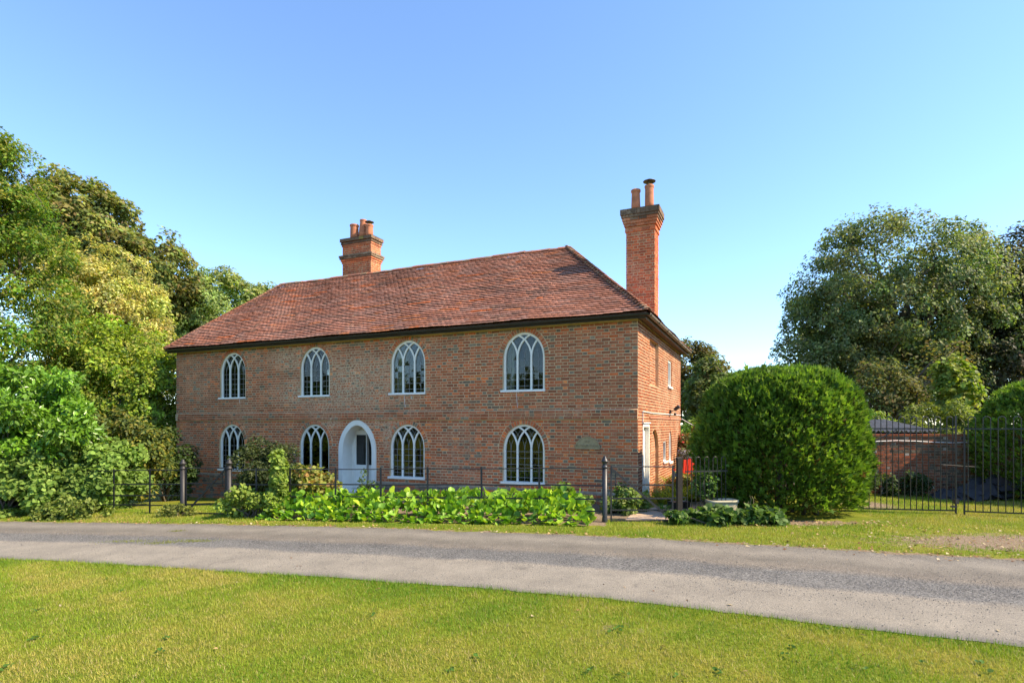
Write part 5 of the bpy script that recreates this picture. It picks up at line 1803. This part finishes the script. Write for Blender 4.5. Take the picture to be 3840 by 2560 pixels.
def shrub(name, label, base, rad, leaves, size, pal, mat='leaf', clumps=40, cr=.25, leaf=LEAF, width=1.0, droop=.1, cat='shrub', group=None, zc=None, low=-.9, shell=.4, up=.5, stems=10, outn=.8):
    x, y = base
    z = gz(x, y)
    o = empty(name, (x, y, z), 0, label, cat, group)
    zc = rad[2] * .85 if zc is None else zc
    C_, S_ = make_clumps((0, 0, zc), rad, clumps, cr, inner=.35, low=low, flat=.9)
    C_[:, 2] = np.maximum(C_[:, 2], .05)
    p_, d, idx = clump_points(C_, S_, leaves, shell)
    k = p_[:, 2] > .01
    p_, d, idx = p_[k], d[k], idx[k]; n = len(p_)
    nrm = d * outn + np.array([0, -.1, up]) + nr.normal(0, .45, d.shape)
    td = unit(np.cross(nrm, nr.normal(0, 1, d.shape))) + d * .5 + np.array([0, 0, -droop])
    col = jit_cols(pal, n) * nr.uniform(.8, 1.22, (len(C_), 1))[idx]
    me = scatter_mesh('foliage', M[mat], leaf[0], leaf[1], p_, td, nrm, size * nr.uniform(.6, 1.35, n), col, width)
    link('foliage', me, o)
    mb = MB()
    for i in nr.permutation(len(C_))[:stems]:
        limb(mb, (rnd.gauss(0, .06), rnd.gauss(0, .06), -.05), C_[i], .018 + .008 * rad[2], .006, .05, 4, 5)
    mb.build('stem', M['bark'], o, True)
    return o

# --- clipped conifers: sprays standing out from a smooth body
def clipped(name, label, base, rad, n, size, pal, top_pow=2.6, zc=0.0, cat='conifer', z_lo=.12, spread=.06):
    """body: superellipse dome; sprays point outward and upward"""
    x, y = base
    z = gz(x, y)
    o = empty(name, (x, y, z), 0, label, cat)
    th = nr.uniform(0, 2 * np.pi, n); h = nr.uniform(z_lo, 1.0, n) ** .85
    h = np.where(nr.random(n) < .30, 1 - np.abs(nr.normal(0, .10, n)), h); h = np.clip(h, z_lo, .999)
    prof = (1 - h ** top_pow) ** (1 / top_pow)
    under = np.clip((h - z_lo) / .34, 0, 1) ** .6 * .17 + .83
    lumps = 1 + .035 * np.sin(th * 2 + 1.0) * np.sin(h * 4.0 + 2) + .05 * np.sin(th * 5 + h * 7) * np.sin(h * 11 + th * 2) + .045 * np.sin(th * 17 + h * 9) * np.sin(h * 29 + th * 5)
    rr = prof * under * lumps
    depth = np.abs(nr.normal(0, spread, n)) + np.where(nr.random(n) < .38, nr.uniform(0, .55, n), 0)
    rr_ = np.maximum(rr - depth / max(rad[0], rad[1]) * 2, 0.02)
    p_ = np.stack([rad[0] * rr_ * np.cos(th), rad[1] * rr_ * np.sin(th), rad[2] * (h - depth * .25 * h)], 1)
    gap = vnoise(th * 1.6 * rad[0], h * rad[2] * 1.6, 1.15, 7)
    k = nr.random(n) < np.clip((gap - .12) * 5, .5, 1)
    th, h, prof, p_, depth = th[k], h[k], prof[k], p_[k], depth[k]; n = len(th)
    # outward normal of the body
    e = top_pow
    nx_ = np.cos(th) * (prof + 1e-3) ** (e - 1) / rad[0]; ny_ = np.sin(th) * (prof + 1e-3) ** (e - 1) / rad[1]; nz_ = h ** (e - 1) / rad[2]
    out = unit(np.stack([nx_, ny_, nz_], 1))
    td = out * .8 + np.array([0, 0, .6]) + nr.normal(0, .36, (n, 3))
    nrm = np.cross(td, nr.normal(0, 1, (n, 3))) * .8 + out * .5
    col = jit_cols(pal, n, .65, 1.35) * (0.8 + .4 * vnoise(th * 2.2, h * 5, 2.0, 3))[:, None]
    brown = (nr.random(n) < .05 + .35 * (vnoise(th * 2, h * 6, 1.6, 11) > .74)) & (depth > .06)
    col[brown] = np.array([.14, .085, .04])
    me = scatter_mesh('foliage', M['needle'], SPRAY[0], SPRAY[1], p_, td, nrm, size * nr.uniform(.5, 1.35, n) * np.where(nr.random(n) < .012, 1.5, 1), col, nr.uniform(.6, 1.2, n))
    link('foliage', me, o)
    mb = MB()
    for k in range(16):
        a_ = rnd.uniform(0, 6.28); r_ = rnd.uniform(.1, .5)
        limb(mb, (rad[0] * r_ * math.cos(a_), rad[1] * r_ * math.sin(a_), -.05), (rad[0] * .8 * math.cos(a_), rad[1] * .8 * math.sin(a_), rad[2] * rnd.uniform(.3, .7)), .05, .012, .05, 5, 5)
    limb(mb, (0, 0, -.1), (0, 0, rad[2] * .85), .14, .03, .01, 5, 7)
    mb.build('stem', M['bark'], o, True)
    return o
CON = [(0.110, 0.205, 0.024), (0.136, 0.245, 0.029), (0.088, 0.170, 0.024), (0.163, 0.275, 0.033), (0.114, 0.195, 0.033), (0.185, 0.270, 0.055), (0.062, 0.130, 0.022)]
clipped('clipped_conifer', 'big round clipped green conifer standing between wicket gate and drive gates', (6.17, 13.15), (1.9, 1.55, 3.2), 60000, .155, CON, 3.5, z_lo=.03)
clipped('conifer_hedge', 'tall clipped conifer hedge rising behind the drive gate in front of the dark trees', (15.45, 15.2), (2.7, 2.2, 3.2), 36000, .17, CON, 3.6, z_lo=.02)

# --- tall trees
HORSE = [(0.207, 0.223, 0.057), (0.167, 0.198, 0.048), (0.255, 0.233, 0.062), (0.136, 0.175, 0.048), (0.235, 0.269, 0.072), (0.110, 0.149, 0.055), (0.264, 0.218, 0.088)]
GOLD = [(0.559, 0.492, 0.134), (0.467, 0.427, 0.113), (0.398, 0.381, 0.103), (0.629, 0.560, 0.185), (0.304, 0.313, 0.094), (0.221, 0.276, 0.085), (0.497, 0.455, 0.220)]
OLIVE = [(0.284, 0.370, 0.039), (0.228, 0.315, 0.032), (0.341, 0.412, 0.047), (0.180, 0.274, 0.032), (0.304, 0.304, 0.061), (0.113, 0.179, 0.036)]
WALNUT = [(0.269, 0.362, 0.089), (0.330, 0.419, 0.118), (0.220, 0.301, 0.079), (0.379, 0.442, 0.138), (0.349, 0.386, 0.149), (0.131, 0.186, 0.067)]
BRIGHT = [(0.117, 0.223, 0.023), (0.148, 0.268, 0.028), (0.086, 0.177, 0.022), (0.180, 0.261, 0.032), (0.235, 0.245, 0.032), (0.231, 0.246, 0.040), (0.074, 0.134, 0.020)]
DARK = [(0.144, 0.194, 0.061), (0.180, 0.230, 0.072), (0.115, 0.163, 0.054), (0.228, 0.270, 0.090), (0.204, 0.216, 0.072), (0.224, 0.237, 0.110), (0.090, 0.131, 0.055)]
tree('broadleaf_tree', 'tall bright green tree leaning into the picture behind the laurel', (-19.0, 19.5), [((-18.6, 19.5, 5.3), (3.7, 2.8, 5.0), 3.2), ((-18.3, 19.5, 9.1), (2.2, 1.9, 2.8), 1.1), ((-17.7, 19.5, 11.0), (.6, .6, 1.1), .15)], 85000, .115, BRIGHT, 'leaf', .28, 170, .5, .25)
tree('horse_chestnut', 'tall horse chestnut with bronze-tinged leaves behind the pale golden tree', (-25.5, 35.0), [((-26.3, 35, 12.8), (3.6, 3.2, 4.1), 3), ((-22.4, 35, 9.8), (3.2, 3.0, 3.8), 2.2), ((-28.3, 35, 13.2), (2.2, 2.2, 3.0), 1)], 50000, .26, HORSE, 'leaf_matt', .5, 170, .66, .45, low=-.4, shell=.6, limbs=40)
tree('golden_tree', 'pale golden feathery tree between the bright green tree and the house', (-19.6, 27.0), [((-19.4, 27, 6.0), (2.6, 2.3, 4.6), 2), ((-17.4, 26.5, 5.2), (1.5, 1.8, 3.4), 1), ((-20.6, 27.0, 8.0), (1.4, 1.5, 2.6), .8)], 60000, .15, GOLD, 'leaf_matt', .25, 150, .5, .5, width=.75)
tree('holm_oak', 'dense olive-green evergreen tree close against the far end of the house', (-14.9, 21.5), [((-14.6, 21.5, 3.0), (2.1, 2.0, 2.9), 3), ((-13.2, 20.9, 2.2), (.85, 1.0, 2.4), .8), ((-16.2, 21.0, 2.8), (1.2, 1.3, 2.2), .8)], 52000, .12, OLIVE, 'leaf', .2, 130, .42, .2)
tree('walnut_tree', 'light green walnut tree rising behind the tiled roof', (-18.5, 37.0), [((-18.8, 37, 8.3), (2.9, 2.6, 3.6), 2), ((-21.5, 37, 7.4), (2.4, 2.2, 3.0), 1.4), ((-16.2, 37, 8.8), (1.6, 1.8, 2.2), .8)], 46000, .22, WALNUT, 'leaf', .4, 130, .6, .5, width=.8, low=-.6, limbs=30)
tree('broadleaf_tree', 'huge dark spreading tree beyond the garden wall with bare inner branches', (20.2, 30.5), [((20.6, 30.5, 8.4), (5.2, 4.4, 4.6), 4), ((17.0, 30.5, 6.0), (2.7, 3.0, 3.6), 1.6), ((24.6, 30.5, 7.0), (3.0, 3.2, 4.2), 1.6), ((20.5, 30.5, 4.0), (4.5, 3.5, 2.6), 1.5)], 135000, .16, DARK, 'leaf', .55, 330, .62, .45, low=-.7, shell=.5, limbs=70)
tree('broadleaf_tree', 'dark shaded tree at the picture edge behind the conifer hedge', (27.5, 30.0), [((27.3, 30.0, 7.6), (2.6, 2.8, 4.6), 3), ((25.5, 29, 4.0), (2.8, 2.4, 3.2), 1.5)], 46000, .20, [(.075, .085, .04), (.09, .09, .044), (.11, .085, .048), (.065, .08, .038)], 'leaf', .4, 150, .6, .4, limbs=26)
tree('broadleaf_tree', 'mid-distance olive tree seen between house wall and clipped conifer', (12.6, 40.0), [((12.6, 40, 4.7), (2.3, 2.4, 3.2), 2), ((14.2, 40, 3.6), (1.6, 1.8, 2.4), 1), ((11.5, 40, 3.2), (1.6, 1.6, 2.2), .8)], 32000, .20, [(.13, .125, .04), (.10, .105, .035), (.15, .13, .045)], 'leaf_matt', .3, 80, .62, .3)
tree('leafy_shrub', 'pale green leafy thicket beside the far house corner', (9.9, 28.0), [((9.6, 28, 2.5), (1.2, 1.3, 2.5), 2), ((11.0, 27, 1.8), (1.2, 1.2, 1.8), 1)], 18000, .18, [(.16, .20, .05), (.12, .17, .04), (.19, .2, .07)], 'leaf', .12, 60, .4, .2, cat='shrub')
tree('scrubby_tree', 'twiggy half-bare ivy-clad shrub in front of the huge dark tree', (16.0, 24.0), [((15.6, 24, 2.9), (1.5, 1.3, 1.7), 2), ((17.9, 24.2, 3.6), (1.6, 1.2, 1.9), 1)], 5500, .17, [(.13, .15, .055), (.16, .17, .065), (.19, .15, .06), (.11, .135, .05)], 'leaf_matt', .16, 44, .42, .2, limbs=44, cat='tree')
tree('maple_sapling', 'bright yellow-green sapling lit by the sun above the conifer hedge', (16.8, 21.5), [((16.7, 21.5, 3.0), (.75, .7, 1.5), 1), ((16.4, 21.5, 3.7), (.4, .4, .7), .4)], 2300, .17, [(.22, .28, .045), (.28, .31, .06), (.16, .22, .035)], 'leaf', .05, 34, .26, .15, leaf=LEAF_WIDE, cat='sapling', limbs=16)

# --- fern and bramble bank behind the garden wall
FERN = [(0.187, 0.289, 0.043), (0.234, 0.329, 0.055), (0.140, 0.235, 0.036), (0.281, 0.344, 0.061)]
for i, (bx, by, rx_, rz_, lab) in enumerate(((10.0, 20.0, 1.5, 2.45, 'fern-covered bank just above the corrugated shed roof'), (12.6, 20.2, 1.6, 2.4, 'light green fern and bramble bank above the middle of the garden wall'), (15.2, 20.0, 1.6, 2.6, 'yellow-green bramble bank beside the conifer hedge above the garden wall'), (7.4, 21.5, 1.5, 2.0, 'bramble bank mostly hidden behind the clipped conifer'))):
    shrub('bramble_bank', lab, (bx, by), (rx_, 1.0, rz_ * .55), 9000, .17, FERN if i != 2 else [(.2, .24, .05), (.16, .2, .04)], 'leaf', 44, .33, width=.55, droop=.4, zc=rz_ * .5, low=-.4, stems=8, cat='bushes')
# weeds along the foot of the garden wall
for bx, by, rx_, rz_, lab in ((8.9, 15.9, .6, .4, 'leafy weeds at the wall foot beside the conifer'), (10.1, 15.9, .65, .55, 'nettles round the pale stone at the wall foot'), (11.2, 15.9, .5, .5, 'dark weeds at the wall foot near the slate heap'), (9.5, 16.2, .35, .5, 'small light weed sprouting at the wall foot')):
    shrub('wall_weeds', lab, (bx, by), (rx_, .28, rz_ * .6), 1500, .09, [(.06, .10, .03), (.08, .12, .035), (.045, .085, .025)], 'leaf', 18, .14, stems=5, cat='weeds')

# --- laurel, shrubs and bindweed at the far left
LAUREL = [(0.126, 0.270, 0.022), (0.156, 0.310, 0.026), (0.102, 0.230, 0.020), (0.192, 0.345, 0.045)]
LAURL = ([(0, 0, 0), (-.17, .25, .03), (-.19, .6, .03), (0, 1, -.05), (.19, .6, .03), (.17, .25, .03)], [(0, 5, 4, 3), (0, 3, 2, 1)])
shrub('laurel_bush', 'big glossy bright green laurel bush at the picture edge', (-13.0, 14.9), (1.85, 1.2, 1.6), 26000, .145, LAUREL, 'leaf_gloss', 95, .32, leaf=LAURL, zc=2.55, low=-.8, up=.25, stems=26, outn=.5)
HYD = [(0.168, 0.269, 0.055), (0.202, 0.309, 0.066), (0.134, 0.227, 0.044), (0.235, 0.334, 0.083)]
for i, (bx, by, rx_, ry_, rz_, n_, lab) in enumerate((
        (-12.9, 14.4, 1.35, .55, 1.1, 10000, 'grey-green leafy shrub below the laurel at the picture edge'),
        (-11.15, 14.95, 1.0, .55, 1.0, 8000, 'grey-green leafy shrub swallowing the end of the bar fence'),
        (-11.2, 16.0, .75, .55, 1.0, 7000, 'leafy shrub behind the bar fence beside the field gate post'))):
    shrub('leafy_shrub', lab, (bx, by), (rx_, ry_, rz_), n_, .115, HYD, 'leaf_matt', 46, .26, leaf=LEAF_WIDE, zc=.92, low=-1, stems=14)
shrub('buddleia', 'yellow-tinged arching shrub with fading leaves in front of the holm oak', (-11.6, 17.0), (1.5, .9, 1.25), 11000, .13, [(.17, .20, .035), (.13, .17, .035), (.26, .235, .04), (.10, .15, .035), (.09, .13, .04)], 'leaf', 60, .3, width=.8, zc=1.55, droop=.35, stems=20)
shrub('leafy_shrub', 'dark green shrub against the far corner of the house wall', (-11.4, 18.7), (.85, .7, 1.25), 8000, .11, [(.06, .11, .028), (.08, .13, .03), (.05, .09, .025)], 'leaf', 40, .26, zc=1.25, stems=12)
shrub('low_weeds', 'low yellow-green weeds at the foot of the laurel beside the road', (-10.6, 13.75), (1.0, .25, .3), 2600, .10, [(.15, .21, .04), (.2, .24, .05)], 'leaf', 24, .14, zc=.18, stems=6, cat='weeds')
shrub('low_weeds', 'small weeds with pale flowers at the foot of the hinge post', (-8.1, 13.75), (.6, .18, .2), 900, .075, [(.15, .19, .04), (.2, .22, .05)], 'leaf', 16, .09, zc=.12, stems=5, cat='weeds')
# --- planting in front of the house
shrub('evergreen_shrub', 'dark shaggy evergreen shrub in front of the lower windows', (-7.05, 16.6), (.86, .7, .9), 11000, .085, [(.060, .085, .026), (.075, .10, .03), (.045, .07, .024), (.10, .13, .04)], 'leaf', 60, .24, zc=1.0, stems=20, up=.3)
shrub('evergreen_shrub', 'low dark shrub at the foot of the white arched door', (-5.9, 15.9), (.75, .5, .5), 5000, .085, [(.045, .075, .024), (.06, .095, .03)], 'leaf', 34, .2, zc=.48, stems=9)
shrub('berberis', 'yellow-green shrub with reddish leaf tips before the dark evergreen', (-4.9, 13.95), (.55, .42, .5), 3600, .105, [(.28, .30, .07), (.33, .33, .09), (.22, .27, .05), (.38, .22, .07)], 'leaf', 36, .15, leaf=LEAF_WIDE, zc=.68, stems=14)
shrub('weed_clump', 'light green weeds growing through the fence by the latch post', (-6.0, 13.3), (.8, .3, .34), 2200, .085, [(.25, .34, .06), (.31, .38, .07), (.19, .28, .05)], 'leaf', 40, .14, leaf=LEAF_WIDE, zc=.28, stems=14, cat='weeds')
shrub('bindweed', 'tall column of bindweed climbing the fence beside the round-leaved bed', (-5.45, 13.35), (.2, .2, .72), 1800, .095, [(.21, .31, .05), (.26, .34, .07)], 'leaf', 24, .13, leaf=LEAF_WIDE, zc=.78, stems=6, cat='weeds')
shrub('weed_clump', 'mixed low plants between the black gate post and the house corner', (2.55, 12.95), (.55, .5, .32), 4200, .085, [(.16, .25, .05), (.20, .28, .06), (.11, .19, .04), (.3, .33, .12)], 'leaf', 32, .14, zc=.26, stems=8, cat='plants')
shrub('geranium_clump', 'pale green clump growing at the wall beside the second bar of the wicket gate', (1.3, 13.35), (.5, .35, .3), 2200, .10, [(.15, .24, .05), (.19, .27, .06)], 'leaf', 22, .13, leaf=LEAF_WIDE, zc=.28, stems=6, cat='plants')
shrub('corner_weeds', 'sparse green weed growing at the wall below the third lower window', (-4.0, 15.75), (.3, .15, .42), 650, .075, [(.09, .15, .04), (.12, .18, .05)], 'leaf', 16, .10, zc=.42, stems=6, cat='weeds')

# strap-leaved daylilies beside the path and grass tuft at the door
STRAP = ([(-.035, 0, 0), (.035, 0, 0), (-.032, .35, .03), (.032, .35, .03), (-.024, .7, -.02), (.024, .7, -.02), (0, 1, -.16)], [(0, 1, 3, 2), (2, 3, 5, 4), (4, 5, 6)])
def straps(name, label, base, r, n, size, pal, cat='plant', up=1.1):
    x, y = base
    o = empty(name, (x, y, gz(x, y)), 0, label, cat)
    a_ = nr.uniform(0, 6.28, n); q = nr.random(n) ** .5 * r
    p_ = np.stack([q * np.cos(a_), q * np.sin(a_) * .7, np.zeros(n)], 1)
    az = a_ + nr.normal(0, .7, n)
    td = np.stack([np.cos(az), np.sin(az), up + nr.normal(0, .3, n)], 1)
    me = scatter_mesh('blades', M['leaf'], STRAP[0], STRAP[1], p_, td, np.tile([0., 0., 1.], (n, 1)) - td * .2, size * nr.uniform(.6, 1.2, n), jit_cols(pal, n))
    link('blades', me, o)
    return o
LILY = [(.30, .36, .05), (.24, .32, .045), (.36, .38, .08)]
straps('daylily', 'sunlit yellow-green daylily clump nearest the side door', (4.05, 14.35), .35, 260, .55, LILY)
straps('daylily', 'sunlit yellow-green daylily clump behind the wicket gate latch', (4.55, 14.9), .4, 300, .6, LILY)
straps('daylily', 'taller strap-leaved clump at the far end of the side wall', (5.0, 16.2), .45, 300, .75, [(.26, .30, .06), (.30, .26, .08)])
straps('grass_tuft', 'small bright grass tuft in front of the boot scraper', (3.45, 12.95), .10, 120, .22, [(.12, .26, .04), (.16, .30, .05)], 'grass', 2.0)

# fuchsia with red flowers beyond the house corner
shrub('fuchsia', 'fuchsia bush dotted with red flowers beyond the side wall', (6.3, 20.5), (.75, .6, .95), 6000, .10, [(.13, .15, .04), (.10, .13, .04), (.45, .03, .03), (.17, .15, .05)], 'leaf', 40, .24, zc=1.1)
shrub('lavender_pot_plant', 'lavender with pale purple spikes below the fuchsia', (5.9, 19.3), (.4, .3, .22), 900, .10, [(.30, .26, .42), (.16, .2, .1)], 'leaf_matt', 16, .1, zc=.9, cat='plant', width=.5)
shrub('green_bank', 'bright green bushes beyond the end of the side wall', (6.9, 23.5), (1.5, .9, 1.1), 8000, .13, [(.09, .19, .03), (.12, .22, .04)], 'leaf', 40, .3, zc=1.2)
shrub('flower_border', 'sunny mixed border behind the low bow-topped railing', (4.85, 15.4), (.7, .5, .32), 3600, .09, [(.27, .32, .06), (.2, .27, .05), (.36, .30, .14), (.35, .14, .07)], 'leaf', 30, .14, zc=.35, cat='plants')
shrub('nasturtium', 'trailing green plant spilling over the cream planter', (4.12, 12.1), (.25, .18, .34), 420, .075, [(.085, .17, .04), (.12, .22, .05)], 'leaf', 20, .11, leaf=LEAF_WIDE, zc=.62, cat='plant')
# ivy and hollyhock leaves at the foot of the conifer
IVY = ([(0, 0, 0), (-.26, .02, .02), (-.48, .30, .02), (-.27, .42, .03), (-.36, .74, 0), (0, 1, -.05), (.36, .74, 0), (.27, .42, .03), (.48, .30, .02), (.26, .02, .02)], [(0, 9, 8, 7), (0, 7, 6, 5), (0, 5, 4, 3), (0, 3, 2, 1)])
shrub('ivy', 'low dark mat of lobed leaves in front of planter and wooden post', (4.0, 11.5), (.78, .32, .15), 1400, .12, [(.085, .17, .035), (.11, .20, .04), (.15, .23, .06), (.07, .14, .03)], 'leaf', 44, .13, leaf=IVY, zc=.10, low=-.6, cat='ground cover', stems=10)
shrub('ivy', 'patch of lobed leaves trailing along the foot of the clipped conifer', (4.95, 11.45), (.5, .22, .15), 700, .10, [(.085, .17, .035), (.12, .20, .05)], 'leaf', 26, .12, leaf=IVY, zc=.12, low=-.6, cat='ground cover', stems=6)
# dead flower stalks by the planter
ds = empty('dry_stalks', (4.95, 11.7, 0), 0, 'straw-coloured dead flower stalks beside the cream planter', 'stalks')
M['straw'] = plain('straw', (.45, .33, .18), .9, .2, 10.0, 0, 0)
for k in range(7):
    mb = MB(); limb(mb, (rnd.gauss(0, .05), rnd.gauss(0, .04), 0), (-.12 + rnd.gauss(0, .08), rnd.gauss(0, .05), rnd.uniform(.35, .62)), .006, .003, .02, 5, 5)
    mb.build('stalk', M['straw'], ds)

# --- bergenia bed: every large leaf of the front ranks is a piece of its own
def bergenia_leaf():
    V, F = [], []
    rows = [(0, .03), (.12, .22), (.35, .46), (.62, .50), (.85, .36), (1.0, .08)]
    for i, (y, w) in enumerate(rows):
        for j, s in enumerate((-1, -.5, 0, .5, 1)):
            cup = .22 * (s * w) ** 2 * 2.2 + .035 * math.sin(i * 2.4 + j * 1.9)
            V.append((s * w, y, cup - .12 * (y - .45) ** 2 - (.03 if j == 2 else 0)))
    for i in range(len(rows) - 1):
        for j in range(4):
            F.append((i * 5 + j, i * 5 + j + 1, (i + 1) * 5 + j + 1, (i + 1) * 5 + j))
    return V, F
BL = bergenia_leaf()
m, nt, p, o = new_mat('bergenia_leaf')
at = attr(nt)
vein = N(nt, 'ShaderNodeTexWave', wave_type='BANDS', bands_direction='Y')
vein.inputs['Scale'].default_value = 2.6; vein.inputs['Distortion'].default_value = 2.0
tcn = N(nt, 'ShaderNodeTexCoord'); L(nt, tcn.outputs['Object'], vein.inputs['Vector'])
c = mixc(nt, 1.0, at.outputs['Color'], ramp(nt, noise(nt, 9.0, 3), [(.3, (.8, .8, .8)), (.7, (1.2, 1.2, 1.2))]), 'MULTIPLY')
L(nt, c, p.inputs['Base Color'])
p.inputs['Roughness'].default_value = .45
p.inputs['Specular IOR Level'].default_value = .35
t = N(nt, 'ShaderNodeBsdfTranslucent')
L(nt, mixc(nt, 1.0, c, (1.2, 1.25, .45), 'MULTIPLY'), t.inputs[0])
ms = N(nt, 'ShaderNodeMixShader'); ms.inputs[0].default_value = .33
L(nt, p.outputs[0], ms.inputs[1]); L(nt, t.outputs[0], ms.inputs[2]); L(nt, ms.outputs[0], o.inputs[0])
M['bergenia'] = m
BERG = [(0.166, 0.336, 0.036), (0.216, 0.403, 0.044), (0.129, 0.276, 0.032), (0.287, 0.470, 0.061), (0.345, 0.484, 0.048)]
def bergenia_bed(label, t0, t1, w0, w1, n, n_single, hmax):
    mid = fpt((t0 + t1) / 2)
    o = empty('bergenia_bed', mid, 0, label, 'plants')
    side = Vector((FD.y, -FD.x, 0))          # towards the house is negative
    if side.y < 0: side = -side
    recs = []
    for i in range(n):
        t_ = rnd.uniform(t0, t1); w_ = rnd.uniform(w0, w1)
        f_ = (w_ - w0) / (w1 - w0)
        edge = min(1, (t_ - t0 + .1) / .5, (t1 - t_ + .15) / .5)
        h = hmax * (.16 + .84 * min(1, f_ * 2.0) ** .8) * edge * rnd.uniform(.45, 1.08) * (.85 + .3 * float(vnoise(t_, w_, 1.7, 5)))
        q = fpt(t_) + side * w_
        pos = Vector((q.x, q.y, gz(q.x, q.y) + max(.02, h - .10)))
        az = rnd.uniform(0, 6.28)
        if rnd.random() < .5: az = rnd.gauss(-math.pi / 2 - .3, .9)        # many lean out to the light
        el = rnd.gauss(1.02, .34)
        if f_ < .2: el = rnd.gauss(.35, .4)
        td = Vector((math.cos(az) * math.cos(el), math.sin(az) * math.cos(el), math.sin(el)))
        nv = Vector((-math.cos(az) * math.sin(el), -math.sin(az) * math.sin(el), math.cos(el))) + Vector((rnd.gauss(0, .3), rnd.gauss(0, .3), rnd.gauss(0, .2)))
        if rnd.random() < .25: nv = -nv
        recs.append((pos, td, nv, rnd.choice((1, 1, .75, 1.2)) * rnd.uniform(.10, .17), pick(BERG), f_ - h * .3))
    order = sorted(range(n), key=lambda i: -recs[i][3] * (1.5 - recs[i][5]))
    sing_, rest = order[:n_single], order[n_single:]
    def arrs(ii):
        return [np.array([tuple(recs[i][k]) for i in ii], float) for k in (0, 1, 2)] + [np.array([recs[i][3] for i in ii]), np.array([recs[i][4] for i in ii])]
    org = np.array(tuple(mid))
    p_, td, nv, sz, col = arrs(rest)
    me = scatter_mesh('leaf_mass', M['bergenia'], BL[0], BL[1], p_ - org, td, nv, sz, col, 1.0, True)
    link('leaf_mass', me, o, kind='stuff')
    var_ = []
    for k in range(10):
        cc = pick(BERG)
        mbl = MB(); mbl.add([(x * (.85 + .03 * k), y, z * (.6 + .12 * k)) for x, y, z in BL[0]], BL[1], cc)
        var_.append(mbl.mesh('leaf', M['bergenia'], True))
    for i in sing_:
        pos, td, nv, s_, cc, _f = recs[i]
        y_ = td.normalized(); z_ = (nv - y_ * nv.dot(y_)).normalized(); x_ = y_.cross(z_)
        mt = Matrix(((x_.x, y_.x, z_.x, 0), (x_.y, y_.y, z_.y, 0), (x_.z, y_.z, z_.z, 0), (0, 0, 0, 1)))
        link('leaf', rnd.choice(var_), o, Matrix.Translation(pos - mid) @ mt @ Matrix.Diagonal((s_, s_, s_, 1)))
    return o
bergenia_bed('long bed of big glossy round leaves between the road verge and fence', .25, 7.75, -.62, .62, 2100, 300, .57)
bergenia_bed('smaller patch of big round leaves at the wall behind the fence', .45, 2.9, .95, 1.6, 240, 60, .45)

# --- woodland across the lawn behind the viewer: seen in the window panes
n = 26000
a_ = nr.uniform(R(150), R(390), n)
dist = nr.uniform(62, 72, n)
px = dist * np.cos(a_); py = dist * np.sin(a_)
hh = (6.0 + 3.5 * vnoise(px, py, .11, 4) + 1.5 * vnoise(px, py, .5, 2)) * nr.random(n) ** .7
k = (py < 2)
px, py, hh = px[k], py[k], hh[k]; n = len(px)
me = scatter_mesh('distant_wood', M['leaf'], LEAF[0], LEAF[1], np.stack([px, py, g(px, py) + hh], 1), nr.normal(0, 1, (n, 3)), nr.normal(0, 1, (n, 3)), nr.uniform(1.2, 2.2, n), jit_cols(DARK, n))
prop(link('distant_wood', me), 'far belt of dark trees across the lawn, mirrored in the windows', 'wood', kind='stuff')
